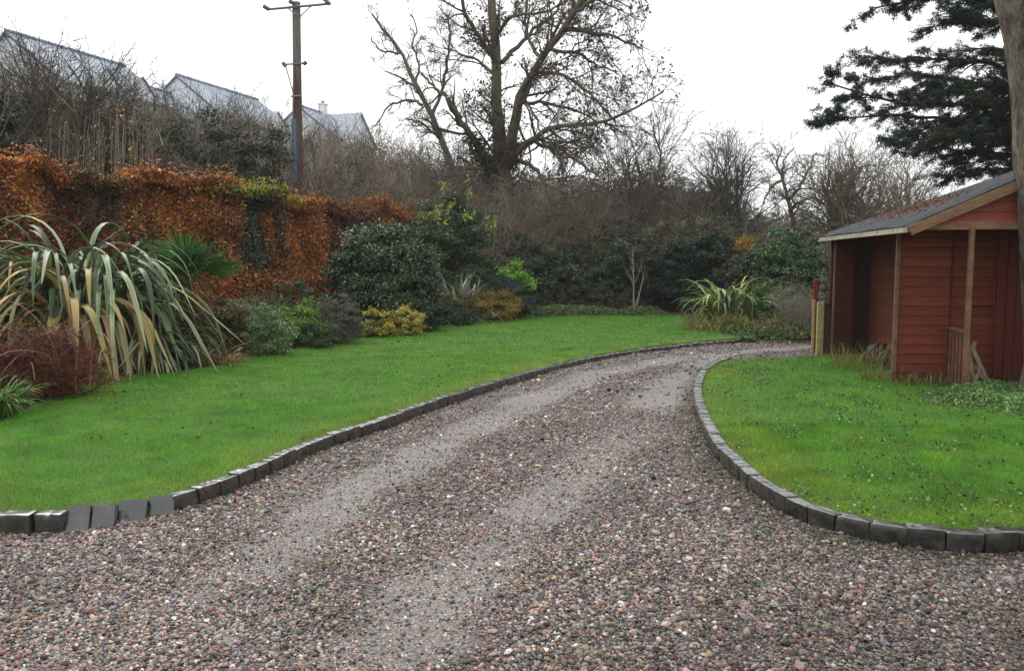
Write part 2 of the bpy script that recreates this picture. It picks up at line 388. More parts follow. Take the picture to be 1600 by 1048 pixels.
def poly_sheet(name, poly, z, m, skirt=.12):
    vs = [Vector((p[0], p[1], 0)) for p in poly]; tr = tessellate_polygon([vs]); b = MB()
    V = np.array([(p[0], p[1], z) for p in poly]); F = []
    for t in tr:
        a, c, d = (V[i] for i in t); t = list(t)
        if np.cross(c - a, d - a)[2] < 0: t = t[::-1]
        F.append(t)
    b.add(V, F); n = len(V); W = np.vstack([V, V - [0, 0, skirt]])
    b.add(W, [(i, (i + 1) % n, n + (i + 1) % n, n + i) for i in range(n)])
    return structure(b.build(name, m))
ZL, ZR = .085, .085
poly_sheet('lawn', lawnL, ZL, LAWN); poly_sheet('lawn', lawnR, ZR, LAWN)
# planting bed soil
bed = [tuple(p) for p in BED] + [(5.2, 17.45), (9.5, 17.6), (12, 22), (12, 32), (-2, 32), (-9, 20), (-14, 12), (-10, 6.8), (-6.0, 7.4)]
poly_sheet('soil', bed, .07, SOIL)

# driveway sheet with worn wheel tracks (red) and mossy edges (green)
TR1 = [G(*p)[:2] for p in ((40, 1100), (230, 960), (400, 875), (560, 765), (690, 695), (820, 630), (930, 583), (1060, 560), (1170, 549), (1270, 541))]
TR2 = [G(*p)[:2] for p in ((520, 1100), (690, 900), (820, 810), (900, 750), (985, 670), (1035, 615), (1075, 580), (1130, 558))]
def trackmask(p):
    d1 = dist_poly(p, TR1); d2 = dist_poly(p, TR2); q = np.column_stack([p[:, 0], p[:, 1], p[:, 0] * 0]); return np.maximum(np.exp(-(d1 / .34) ** 2), np.exp(-(d2 / .38) ** 2)) * (.38 + .75 * vn(q, .8, 13)) * (.75 + .4 * vn(q, 2.6, 14))
def mossmask(p):
    return np.maximum(np.exp(-(dist_poly(p, KR) / .32) ** 2), .45 * np.exp(-(dist_poly(p, KL) / .12) ** 2)) * .75 + .35 * np.exp(-((p[:, 0] - 1.4) ** 2 + (p[:, 1] - 4.0) ** 2) / 1.2)
xs = np.arange(-14, 16, .12); ys = np.arange(-6, 21, .12); X, Y = np.meshgrid(xs, ys, indexing='ij')
pt = np.stack([X.ravel(), Y.ravel()], 1); C = np.stack([trackmask(pt), mossmask(pt), pt[:, 0] * 0], 1)
def gz(p):
    q = np.concatenate([p[:, :2], np.zeros((len(p), 1))], 1); return (vn(q, 1.3, 9) - .5) * .02 - trackmask(p) * .012
b = MB(); n1, n2 = X.shape; idx = np.arange(n1 * n2).reshape(n1, n2)
b.add(np.column_stack([pt, gz(pt)]), np.stack([idx[:-1, :-1], idx[1:, :-1], idx[1:, 1:], idx[:-1, 1:]], -1).reshape(-1, 4), C)
structure(b.build('driveway', GRAVEL, smooth=True))

# loose pebbles lying on it
ICO = []
ph = (1 + 5 ** .5) / 2
for a, c in ((1, ph), (-1, ph), (1, -ph), (-1, -ph)): ICO += [(0, a, c), (a, c, 0), (c, 0, a)]
ICO = nrm(np.array(ICO, float)); ICF = []
for i in range(12):
    for j in range(i + 1, 12):
        for k in range(j + 1, 12):
            d = [np.linalg.norm(ICO[a] - ICO[c]) for a, c in ((i, j), (j, k), (i, k))]
            if max(d) < 1.1:
                t = (i, j, k); n_ = np.cross(ICO[j] - ICO[i], ICO[k] - ICO[i]); ICF.append(t if n_ @ ICO[i] > 0 else t[::-1])
ICF = np.array(ICF)
drive_poly = [tuple(p[:2]) for p in KL] + [(9, 17.4), (9, 14.7), (6.5, 14.4)] + [tuple(p[:2]) for p in KR] + [(9, 2), (-9, 2)]
PEBPAL = [(S(150, 120, 108), 3), (S(180, 153, 140), 2.2), (S(134, 130, 128), 2.6), (S(102, 104, 108), 2.2), (S(52, 49, 49), 3.2), (S(172, 158, 142), 1.6), (S(216, 210, 202), .5), (S(112, 78, 68), 1.9), (S(94, 80, 66), 2)]
def pebbles(n, y0, y1, r0, ulim=.75, keep_track=.3):
    y = y0 + (y1 - y0) * rng.random(n); x = rng.uniform(-1, 1, n) * (ulim * y + .3); keep = rng.random(n) < (ulim * y + .3) / (ulim * y1 + .3)
    p = np.column_stack([x, y])[keep]; p = p[pip(p, drive_poly)]; q = np.column_stack([p, np.zeros(len(p))])
    tm = trackmask(p) + (vn(q, 2.5, 5) - .5) * .7 + (vn(q, 9, 6) - .5) * .5; p = p[(rng.random(len(p)) > sst(.2, .8, tm) * (1 - keep_track))]
    n = len(p); r = r0 * np.exp(rng.normal(0, .33, n)) * (1 - .3 * np.clip(trackmask(p), 0, 1)); sc3 = np.stack([rng.uniform(.85, 1.35, n), rng.uniform(.7, 1.05, n), rng.uniform(.45, .75, n)], 1) * r[:, None]
    V = ICO[None] * (1 + rng.normal(0, .15, (n, 12, 1))) * sc3[:, None]
    a = rng.uniform(0, 6.283, n); tl = rng.normal(0, .35, n)
    c, s = np.cos(tl)[:, None], np.sin(tl)[:, None]; V = np.stack([V[..., 0] * c + V[..., 2] * s, V[..., 1], -V[..., 0] * s + V[..., 2] * c], -1)
    c, s = np.cos(a)[:, None], np.sin(a)[:, None]; V = np.stack([V[..., 0] * c - V[..., 1] * s, V[..., 0] * s + V[..., 1] * c, V[..., 2]], -1)
    V = V + np.column_stack([p, gz(p) + sc3[:, 2] * rng.uniform(.1, .9, n)])[:, None]
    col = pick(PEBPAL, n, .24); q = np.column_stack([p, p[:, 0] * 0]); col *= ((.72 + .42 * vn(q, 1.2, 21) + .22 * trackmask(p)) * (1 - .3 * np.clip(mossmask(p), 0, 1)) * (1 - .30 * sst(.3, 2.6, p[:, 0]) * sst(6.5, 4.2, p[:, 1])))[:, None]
    mm = np.clip(mossmask(p) + (vn(q, 4, 8) - .5) * 1.0, 0, 1); g = (rng.random(n) < mm * .7)[:, None]; col = np.where(g, col * np.array([.55, .6, .35]) , col)
    return V, col, n
b = MB()
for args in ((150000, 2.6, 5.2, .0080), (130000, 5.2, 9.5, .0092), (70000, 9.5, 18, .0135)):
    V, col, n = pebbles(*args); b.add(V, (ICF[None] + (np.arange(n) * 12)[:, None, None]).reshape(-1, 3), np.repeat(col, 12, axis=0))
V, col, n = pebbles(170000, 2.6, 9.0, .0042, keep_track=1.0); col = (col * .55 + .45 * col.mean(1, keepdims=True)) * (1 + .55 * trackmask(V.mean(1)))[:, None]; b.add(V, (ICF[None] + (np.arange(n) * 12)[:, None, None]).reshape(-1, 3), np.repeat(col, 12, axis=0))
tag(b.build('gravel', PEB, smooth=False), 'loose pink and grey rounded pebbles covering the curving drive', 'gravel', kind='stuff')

# grass blades on both lawns
def blades(poly, n, y0, y1, z, Lb, wb, ulim=.72, seed=1):
    y = np.sqrt(rng.uniform(y0 ** 2, y1 ** 2, n)); x = rng.uniform(-1, 1, n) * (ulim * y); p = np.column_stack([x, y]); p = p[pip(p, poly)]; n = len(p)
    q = np.column_stack([p, np.zeros(n)]); dk = np.minimum(dist_poly(p, KL), dist_poly(p, KR))
    big = vn(q, .7, seed + 4) * .6 + vn(q, 2.3, seed + 5) * .4; moss = sst(.9, .1, dk) * .6 + (big - .5) * (.5 if seed < 9 else .65)
    c = np.where((rng.random(n) < np.clip(moss, 0, 1))[:, None], S(148, 158, 54), S(90, 150, 42))
    c = c * (.72 + .6 * vn(q, 5, seed + 6))[:, None] * np.exp(rng.normal(0, .22, (n, 1))) * np.exp(rng.normal(0, .06, (n, 3)))
    dry = rng.random(n) < .02; c[dry] = S(150, 128, 74)
    Lb = Lb * rng.uniform(.5, 1.3, n) * (.6 + .5 * vn(q, 3, seed + 7) + (.7 * sst(.55, .85, vn(q, 7, seed + 8)) if seed > 9 else .25 * sst(.6, .9, vn(q, 7, seed + 8)))); a = rng.uniform(0, 6.283, n); a2 = rng.uniform(0, 6.283, n); ln = np.abs(rng.normal(.55, .3, n))
    base = np.column_stack([p, np.full(n, z - .004)]); sv = np.column_stack([np.cos(a), np.sin(a), a * 0]) * (wb * rng.uniform(.7, 1.3, n) / 2)[:, None]
    tip = base + np.column_stack([np.cos(a2) * np.sin(ln), np.sin(a2) * np.sin(ln), np.cos(ln)]) * Lb[:, None]
    return np.stack([base - sv, base + sv, tip], 1), c
for poly, z, sd, lab, specs in (
    (lawnL, ZL, 1, 'short bright green grass of the wide lawn left of the drive', ((260000, 4.6, 9, .040, .0042), (230000, 9, 15, .042, .0075), (170000, 15, 25, .05, .013))),
    (lawnR, ZR, 31, 'mossy green grass of the round lawn in front of the red shed', ((260000, 4.6, 8, .042, .0042), (160000, 8, 15, .046, .008)))):
    b = MB()
    for (n, y0, y1, Lb, wb) in specs:
        V, c = blades(poly, n, y0, y1, z, Lb, wb, seed=sd); b.add(V, np.arange(len(V) * 3).reshape(-1, 3), np.repeat(c, 3, axis=0))
    tag(b.build('grass', GRASS), lab, 'grass', kind='stuff')
# clover and moss tufts in the right lawn
b = MB(); p = np.column_stack([rng.uniform(1.5, 9, 60000), rng.uniform(4.6, 13.5, 60000)]); p = p[pip(p, lawnR)]; q = np.column_stack([p, p[:, 0] * 0]); p = p[rng.random(len(p)) < sst(.3, .8, vn(q, 1.7, 91)) * sst(.45, .75, vn(q, 6, 92)) * 1.3]
leaves(b, np.column_stack([p, rng.uniform(.10, .125, len(p))]), .024, .8, pick([(S(84, 120, 56), 3), (S(64, 96, 44), 2), (S(128, 164, 96), 1.2), (S(50, 50, 30), 3)], len(p), .2), np.array([[0, -.2, 1.]]).repeat(len(p), 0), .8)
tag(b.build('clover', LEAF), 'patches of clover and broad weeds in the round right lawn', 'clover', kind='stuff')
# fallen leaves and weeds on the lawns and gravel
b = MB(); p = np.column_stack([rng.uniform(-8, 8, 9000), rng.uniform(4.5, 20, 9000)]); q = np.column_stack([p, p[:, 0] * 0])
inL, inR, inD = pip(p, lawnL), pip(p, lawnR), pip(p, drive_poly)
keep = (inL & (rng.random(len(p)) < .10)) | (inR & (rng.random(len(p)) < .55 * sst(.45, .7, vn(q, 1.1, 77)) + .1)) | (inD & ~inL & ~inR & (rng.random(len(p)) < .05))
p = p[keep]; zz = np.where(inL[keep] | inR[keep], .115, .018)
leaves(b, np.column_stack([p, zz]), .045, .6, pick([(S(58, 48, 34), 5), (S(96, 60, 34), 2), (S(40, 46, 22), 4), (S(130, 96, 58), 1)], len(p), .2), np.array([[0, 0, 1.]]).repeat(len(p), 0), .8)
tag(b.build('fallen_leaves', DRYLEAF), 'small dark fallen leaves scattered over lawns and gravel', 'fallen leaves', kind='stuff')
#PART2
# ------------------------------------------------------------------ kerb stones
def stone_mesh(lx, ly, lz, seed):
    # rough-hewn sett: a gridded box, corners rounded, surface chipped
    b = MB(); r = np.random.default_rng(seed); h = np.array([lx, ly, lz + .05]) / 2; be = .012; tilt = r.normal(0, .0007, 8)
    for ax in range(3):
        u, v = [i for i in range(3) if i != ax]; nu, nv = (12 if u == 0 else 7), 8
        for sg in (-1, 1):
            U, W = np.meshgrid(np.linspace(-1, 1, nu), np.linspace(-1, 1, nv), indexing='ij'); p = np.zeros((nu, nv, 3)); p[..., u] = U; p[..., v] = W; p[..., ax] = sg; p = p * h
            inner = np.clip(p, -(h - be), h - be); q = inner + nrm(p - inner) * be; d = nrm(q)
            q = q + d * ((vn(q, 14, seed) - .5) * .010 + (vn(q, 45, seed + 1) - .5) * .005)[..., None] - d * (.02 * np.clip(vn(q, 22, seed + 3) - .74, 0, 1) * 2)[..., None]
            q[..., 2] += tilt[0] + q[..., 0] * tilt[1] * 8 + q[..., 1] * tilt[2] * 6
            q = q + h - [0, 0, .05]; i_ = np.arange(nu * nv).reshape(nu, nv); F = np.stack([i_[:-1, :-1], i_[1:, :-1], i_[1:, 1:], i_[:-1, 1:]], -1).reshape(-1, 4)
            n_ = np.cross(q[1, 0] - q[0, 0], q[0, 1] - q[0, 0]); F = F if n_[ax] * sg > 0 else F[:, ::-1]; b.add(q.reshape(-1, 3), F)
    return b.build('kerb_stone', STONE, smooth=True)
def arclen(c):
    return np.r_[0, np.cumsum(np.linalg.norm(np.diff(c, axis=0), axis=1))]
ONES = 'first second third fourth fifth sixth seventh eighth ninth tenth eleventh twelfth thirteenth fourteenth fifteenth sixteenth seventeenth eighteenth nineteenth'.split()
TENS = {2: ('twentieth', 'twenty'), 3: ('thirtieth', 'thirty'), 4: ('fortieth', 'forty'), 5: ('fiftieth', 'fifty'), 6: ('sixtieth', 'sixty'), 7: ('seventieth', 'seventy'), 8: ('eightieth', 'eighty')}
def ordinal(k): return ONES[k] if k < 19 else (TENS[(k + 1) // 10][0] if (k + 1) % 10 == 0 else TENS[(k + 1) // 10][1] + '-' + ONES[(k + 1) % 10 - 1])
def lay_kerb(c, L0, protos, label, group, s0=0, s1=None, hs=1.0, lift=0.0, sink=0.0):
    A = arclen(c); s = s0; s1 = s1 or A[-1]; k = 0
    while s + L0 < s1:
        p = np.array([np.interp(s, A, c[:, i]) for i in range(3)]); q = np.array([np.interp(s + L0, A, c[:, i]) for i in range(3)]); a = math.atan2(q[1] - p[1], q[0] - p[0])
        src = protos[rng.integers(len(protos))]; o = src.copy(); COL.objects.link(o)
        o.location = (p[0], p[1], lift + rng.normal(0, .0018) - .006 - sink * min(1, (s - s0) / 11) ** 1.4); o.rotation_euler = (rng.normal(0, .022), rng.normal(0, .006), a + rng.normal(0, .012)); o.scale = (1, 1, hs)
        tag(o, label % ordinal(k), 'kerb stone', group); s += L0 + .003; k += 1
SA = [stone_mesh(.207 - .003 * (i % 3), .105, .116 + .003 * (i % 4), i * 7) for i in range(8)]
AL, AR = arclen(KL), arclen(KR)
g0 = G(275, 800)[:2]; sL = AL[np.argmin(np.linalg.norm(KL[:, :2] - g0, axis=1))]
lay_kerb(KL, .205, SA, 'dark wet kerb stone, %s along the left lawn row counting from its near end', 'kerb stones of the left lawn', s0=sL, lift=.0, sink=.048)
lay_kerb(KR, .205, SA, 'wet grey kerb stone, %s along the right lawn curve counting from its far end', 'kerb stones of the right lawn')
for o in SA: bpy.data.objects.remove(o)
# the loose stones at the corner: px range on screen, tilt back, height
spec = [(-62, -8, 'dark upright kerb stone cut off by the left edge of the photo', 0, .12, 836), (-6, 47, 'dark upright kerb stone, the leftmost one wholly in view', 0, .125, 835),
        (53, 96, 'dark kerb stone with moss, just left of the pale slanting ones', 0, .125, 834), (99, 138, 'pale grey square kerb stone slanting towards the gravel, taller left one of a pair', 38, .185, 833),
        (139, 178, 'pale grey rounded kerb stone slanting towards the gravel, right one of the tall pair', 38, .172, 828), (182, 228, 'dark grey flat-faced kerb stone set alone after a wide gap', 36, .15, 815),
        (231, 272, 'grey flat-faced kerb stone touching the start of the long dark row', 36, .15, 807)]
for i, (a, c, lab, tilt, h, yb) in enumerate(spec):
    p, q = G(a, yb), G(c, yb - (3 if tilt else 0)); Lx = np.linalg.norm(q - p); o = stone_mesh(Lx, .11 if not tilt else .09, h, 40 + i)
    o.location = (p[0], p[1], 0); o.rotation_euler = (R(-tilt), 0, math.atan2(q[1] - p[1], q[0] - p[0])); o.rotation_euler = (Matrix.Rotation(math.atan2(q[1] - p[1], q[0] - p[0]), 4, 'Z') @ Matrix.Rotation(R(-tilt), 4, 'X')).to_euler()
    tag(o, lab, 'kerb stone', 'loose kerb stones at the lawn corner')

# ------------------------------------------------------------------ red summerhouse
SHA = R(8.5); A0 = np.array([4.98, 10.8, 0]); sv = np.array([math.sin(SHA), math.cos(SHA), 0]); rv = np.array([math.cos(SHA), -math.sin(SHA), 0]); zv = np.array([0, 0, 1.])
def sp_(t, s, z): return A0 + rv * t + sv * s + zv * z
AX = np.array([rv, sv, zv])
def m_redwood():
    m, n, l, out = mat('red_stained_boards'); s = bsdf(n, .6, .3); a = n.new('ShaderNodeAttribute'); a.attribute_name = 'col'; co = coord(n)
    mp = n.new('ShaderNodeMapping'); mp.inputs['Scale'].default_value = (2, 2, 22); l.new(co, mp.inputs[0])
    t = noise(n, l, 3, 8, .7, mp.outputs[0]); r = ramp(n, l, t.outputs[0], [(.25, (.55, .5, .5)), (.75, (1.25, 1.2, 1.2))])
    c = mix(n, l, 1.0, a.outputs['Color'], r.outputs[0], 'MULTIPLY'); t2 = noise(n, l, 7, 8, .75, co); r2 = ramp(n, l, t2.outputs[0], [(.60, (0, 0, 0)), (.68, (1, 1, 1))])
    c = mix(n, l, r2.outputs[0], c, mix(n, l, .5, c, S(122, 70, 50))); sx = n.new('ShaderNodeSeparateXYZ'); l.new(co, sx.inputs[0]); t3 = noise(n, l, 5, 6, .7, co); am = n.new('ShaderNodeMath'); am.operation = 'MULTIPLY_ADD'; l.new(t3.outputs[0], am.inputs[0]); am.inputs[1].default_value = -.7; l.new(sx.outputs['Z'], am.inputs[2])
    al = n.new('ShaderNodeMapRange'); l.new(am.outputs[0], al.inputs[0]); al.inputs[1].default_value = -.35; al.inputs[2].default_value = .0; al.inputs[3].default_value = .75; al.inputs[4].default_value = 0; c = mix(n, l, al.outputs[0], c, S(66, 62, 40))
    l.new(c, s.inputs['Base Color'])
    l.new(bump(n, l, t.outputs[0], .35, .01), s.inputs['Normal']); l.new(s.outputs[0], out.inputs[0]); return m
def m_flaky():
    m, n, l, out = mat('flaking_red_paint'); s = bsdf(n, .65, .3); co = coord(n)
    mp = n.new('ShaderNodeMapping'); mp.inputs['Rotation'].default_value = (0, R(24), 0); mp.inputs['Scale'].default_value = (1.6, 4, 12); l.new(co, mp.inputs[0])
    t = noise(n, l, 3.0, 9, .72, mp.outputs[0]); w = ramp(n, l, t.outputs[0], [(.3, S(94, 72, 52)), (.5, S(132, 108, 78)), (.7, S(86, 74, 54))])
    t2 = noise(n, l, 1.9, 9, .75, mp.outputs[0]); f = ramp(n, l, t2.outputs[0], [(.40, (0, 0, 0)), (.52, (1, 1, 1))])
    l.new(mix(n, l, f.outputs[0], S(128, 66, 48), w.outputs[0]), s.inputs['Base Color']); l.new(bump(n, l, t.outputs[0], .4, .01), s.inputs['Normal']); l.new(s.outputs[0], out.inputs[0]); return m
RED = m_redwood(); FLAKY = m_flaky()
POSTM = m_simple('weathered_post', S(90, 60, 46), S(136, 104, 82), 7, .75, .25, .35, 40)
FELT = m_simple('roofing_felt', S(36, 38, 41), S(66, 69, 72), 5, .75, .25, .45, 120)
GUT = m_simple('bleached_fascia', S(120, 108, 88), S(196, 188, 168), 12, .7, .3, .3, 50)
shed = thing('summerhouse', 'red wooden summerhouse with dark felt gable roof and open porch', 'shed', tuple(A0))
PIT = R(24.0); EZ = 2.03; BH = .1255
def boards(name, o, ax_u, length, z0, z1, thick_n, col, label=None, clip=None):
    # horizontal shiplap boards from o along ax_u; thick_n = outward normal; clip(z) -> (u0, u1)
    b = MB(); z = z0; k = 0
    while z < z1 - .01:
        zt = min(z + BH, z1); u0, u1 = (0, length) if clip is None else clip(z, zt)
        if u1 > u0 + .02:
            c = col * math.exp(rng.normal(0, .07)); a0 = o + ax_u * u0; a1 = o + ax_u * u1; g = .014
            prof = [(0, z), (.007, z), (.012, z + .006), (.011, zt - .014), (.003, zt - .008), (.003, zt), (0, zt)]
            V = [a0 + thick_n * d + zv * (h) for d, h in prof] + [a1 + thick_n * d + zv * (h) for d, h in prof]; m_ = len(prof)
            if clip is not None:
                v0, v1 = clip(zt, zt + BH)
                if v1 <= v0: v0 = v1 = (u0 + u1) / 2
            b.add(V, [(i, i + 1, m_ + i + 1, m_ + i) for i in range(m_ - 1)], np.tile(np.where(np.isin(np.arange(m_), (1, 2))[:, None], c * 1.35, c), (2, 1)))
        z = zt; k += 1
    # backing board
    b2 = o - thick_n * .012; 
    if clip is None: b.add([b2 + zv * z0, b2 + ax_u * length + zv * z0, b2 + ax_u * length + zv * z1, b2 + zv * z1], [(0, 1, 2, 3)], col * .8)
    ob = b.build(name, RED); adopt(shed, ob)
    if label: ob['label'] = label
    return ob
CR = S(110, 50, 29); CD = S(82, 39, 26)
boards('front_wall', sp_(.03, 0, 0), rv, .62, -.05, EZ + .1, -sv, CR)
boards('front_wall', sp_(.655, .06, 0), rv, 3.2, -.05, EZ + .25, -sv, CR * .95)
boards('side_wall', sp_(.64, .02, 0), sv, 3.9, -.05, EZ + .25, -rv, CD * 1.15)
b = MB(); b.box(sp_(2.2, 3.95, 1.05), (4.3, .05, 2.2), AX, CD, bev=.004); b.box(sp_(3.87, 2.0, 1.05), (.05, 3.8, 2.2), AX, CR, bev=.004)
ob = b.build('rear_wall', RED); adopt(shed, ob)
# plain panel at the far end of the open lean-to and a dark door beside it
b = MB(); b.box(sp_(.17, 3.55, 1.0), (.26, .03, 2.1), AX, CD * .95, bev=.004); ob = b.build('panel', RED); adopt(shed, ob)
b = MB(); b.box(sp_(.47, 3.62, 1.0), (.33, .03, 2.05), AX, S(52, 26, 26), bev=.004); b.box(sp_(.335, 3.585, 1.0), (.045, .04, 2.05), AX, S(96, 42, 36), bev=.004); ob = b.build('door', RED); adopt(shed, ob)
# vertical red boards right of the porch wall
b = MB()
for k in range(5): b.box(sp_(1.28 + k * .115, .02, 1.05), (.108, .022, 2.2), AX, S(104, 40, 30) * math.exp(rng.normal(0, .08)), bev=.004)
ob = b.build('door', RED); adopt(shed, ob); ob['label'] = 'vertical brighter red boards'
# faint window frame lines on the porch wall
b = MB()
for z, h_ in ((1.22, .018), (1.42, .018)): pass
for (t0, t1, z0, z1) in ((.88, 1.2, 1.415, 1.43), (.88, 1.2, 1.09, 1.105), (1.19, 1.205, 1.09, 1.43)):
    b.box(sp_((t0 + t1) / 2, .03, (z0 + z1) / 2), (t1 - t0, .02, z1 - z0), AX, S(120, 66, 52), bev=.002)
ob = b.build('window_frame', RED); adopt(shed, ob)
def post(name, t, s, z0, z1, wd, m=POSTM, col=(1, 1, 1), lab=None):
    b = MB(); b.box(sp_(t, s, (z0 + z1) / 2), (wd, wd, z1 - z0), AX, col, bev=.006); o = b.build(name, m); adopt(shed, o)
    if lab: o['label'] = lab
    return o
post('post', 0, -.03, -.05, EZ + .02, .052); post('post', .055, 3.62, -.05, EZ + .02, .055); post('post', .615, -.735, -.05, EZ + .03, .058); post('post', 2.6, -.735, -.05, EZ + .03, .068)
post('post', .665, .03, -.05, EZ + .1, .04, RED, CD)
# balustrade between the wall corner and the porch post
b = MB(); p0, p1 = sp_(.655, -.02, 0), sp_(.625, -.70, 0); d = nrm(p1 - p0); ax = np.array([d, np.cross(zv, d), zv]); Lb = np.linalg.norm(p1 - p0)
b.box((p0 + p1) / 2 + zv * .80, (Lb, .06, .035), ax, (1, 1, 1), bev=.004); rail = b.build('rail', POSTM); adopt(shed, rail); b = MB(); b.box((p0 + p1) / 2 + zv * .10, (Lb, .045, .045), ax, (1, 1, 1), bev=.004); rail = b.build('rail', POSTM); adopt(shed, rail)
for k in range(5):
    b = MB(); b.box(p0 + d * Lb * (k + .6) / 5.2 + zv * .45, (.022, .022, .67), ax, (1, 1, 1), bev=.003); o = b.build('baluster', POSTM); adopt(shed, o)
# floor of the porch, roof
b = MB(); b.box(sp_(2.0, 1.9, -.01), (4.2, 5.2, .10), AX, S(70, 44, 36), bev=.004); o = b.build('floor', RED); adopt(shed, o)
F0, F1 = -.80, 4.1; RW = 2.2; RU = -.12   # roof front, rear, half width, eave t
def roofp(t, s, off=0.0):
    k_ = (s - F0) / (F1 - F0); h = EZ + .03 + (min(t, 2 * (RW + RU) - t) - RU) * (math.tan(PIT) * (1 - k_) + math.tan(R(18.0)) * k_); return sp_(t, s, h + off)
b = MB(); ns, nt_ = 30, 12
for side in (0, 1):
    V = []; 
    for i in range(ns + 1):
        for j in range(nt_ + 1):
            s = F0 + (F1 - F0) * i / ns; t = RU + RW * j / nt_
            if side: t = 2 * (RU + RW) - t
            sag = .012 * math.sin(3.1 * s + 2 * t) + .01 * math.sin(7 * s)
            edge = -.035 * (j == 0) - .03 * (i in (0, ns))
            V.append(roofp(t, s, .06 + sag * .6 + edge))
    m_ = nt_ + 1; Fq = [(i * m_ + j, (i + 1) * m_ + j, (i + 1) * m_ + j + 1, i * m_ + j + 1) for i in range(ns) for j in range(nt_)]
    if not side: Fq = [q[::-1] for q in Fq]
    b.add(V, Fq)
    V2 = [v - zv * .05 for v in V]; b.add(V2, [q[::-1] for q in Fq])
    per = [i * m_ for i in range(ns + 1)] + [ns * m_ + j for j in range(1, m_)]; per2 = [j for j in range(m_ - 1, -1, -1)]
    for loop in (per, per2):
        b.add([V[k] for k in loop] + [V2[k] for k in loop], [(k, k + 1, len(loop) + k + 1, len(loop) + k) for k in range(len(loop) - 1)])
roof = b.build('roof', FELT, smooth=True); adopt(shed, roof)
for nm_, (s_, lab) in {'barge_board': (F0 + .0, None)}.items():
    for side in (0, 1):
        t0, t1 = RU + .01, RU + RW
        if side: t0, t1 = 2 * (RU + RW) - t0, RU + RW
        a, c = roofp(t0, s_ - .015, -.055), roofp(t1, s_ - .015, -.055); d = nrm(c - a); up = np.cross(d, sv) * (1 if not side else -1); up = up if up[2] > 0 else -up
        b = MB(); b.box((a + c) / 2, (np.linalg.norm(c - a), .024, .115), np.array([d, sv, up]), bev=.004); o = b.build('barge_board', FLAKY); adopt(shed, o)
b = MB(); b.box(sp_(RU - .005, (F0 + F1) / 2, EZ - .005), (.022, F1 - F0 - .02, .06), AX, bev=.004); b.box(sp_(RU - .03, (F0 + F1) / 2, EZ - .03), (.02, F1 - F0 - .03, .018), AX, bev=.003)
o = b.build('fascia', GUT); adopt(shed, o)
boards('gable', sp_(RU + .16, F0 + .08, 0), rv, 4, EZ + .08, EZ + 1.0, -sv, S(124, 56, 42), clip=lambda z, zt: (((zt - EZ) / math.tan(PIT)) - .34, 2 * RW - (zt - EZ) / math.tan(PIT) - .05))
b = MB(); b.box(sp_(RU + RW + .05, F0 + .07, EZ + .045), (2 * RW - .2, .03, .10), AX, bev=.004); o = b.build('beam', FLAKY); adopt(shed, o)
# dead needles on the roof
b = MB(); q = []
for k in range(1700):
    s = rng.normal(1.35, .85); t = rng.normal(.62, .22)
    if RU < t < RW + RU and F0 < s < F1: q.append(roofp(t, s, .066 + .012 * math.sin(3.1 * s + 2 * t) * .6))
q = np.array(q); leaves(b, q, .05, .35, pick([(S(122, 74, 50), 3), (S(96, 62, 46), 2), (S(140, 100, 62), 1)], len(q), .2), AX[2][None].repeat(len(q), 0), 1.2)
tag(b.build('fallen_leaves', DRYLEAF), 'patch of rusty dead needles lying on the shed roof', 'fallen leaves', kind='stuff')

# black sack in the lean-to
b = MB(); c0 = G(1356, 556); c0 = sp_(.34, 1.9, 0); n_ = 22
th_, ph_ = np.meshgrid(np.linspace(0, 2 * math.pi, n_, endpoint=False), np.linspace(0.02, math.pi - .02, 12), indexing='ij')
dv = np.stack([np.cos(th_) * np.sin(ph_), np.sin(th_) * np.sin(ph_), np.cos(ph_)], -1); rr_ = 1 + .25 * (vn(dv, 3, 2) - .5) + .06 * np.sin(th_ * 7)
V = dv * rr_[..., None] * np.array([.20, .20, .21]); V[..., 2] += .2; i_ = np.arange(n_ * 12).reshape(n_, 12)
F_ = np.stack([i_[:, :-1], i_[:, 1:], np.roll(i_, -1, 0)[:, 1:], np.roll(i_, -1, 0)[:, :-1]], -1).reshape(-1, 4); b.add(V + c0, F_, S(22, 22, 26))
tag(rebase(b.build('rubbish_sack', vcol('black_plastic', .5, .2, 0, 9, .3), smooth=True), c0), 'black plastic sack standing inside the open side of the red shed', 'sack')
# firewood leaning behind the balustrade
for k, (x0, y0, x1, y1, r_, D) in enumerate(((1516, 606, 1524, 528, 5, 10.5), (1524, 606, 1514, 556, 4, 10.4), (1545, 604, 1520, 545, 4, 10.35), (1552, 606, 1524, 570, 4, 10.3), (1536, 607, 1516, 576, 3.5, 10.25), (1562, 607, 1530, 585, 3.5, 10.2), (1520, 608, 1532, 575, 3, 10.15))):
    p0, p1 = P(x0, y0, D), P(x1, y1, D + .25); p0[2] = max(p0[2], .03); path = spline([p0, (p0 + p1) / 2 + rng.normal(0, .015, 3), p1], 7); b = MB(); r_ = r_ / FPX * D
    tubes(b, path[None], (r_ * np.array([1.05, 1, .95, 1.05, .95, 1, .85]))[None], 7, S(140, 122, 100) * rng.uniform(.75, 1.15)); b.add(path[-1] + rng.normal(0, r_ * .01, (3, 3)), [(0, 1, 2)])
    tag(b.build('log', BARK, smooth=True), '%s rough grey log from the left beside the porch post' % ordinal(k), 'log', 'logs stacked on the porch')

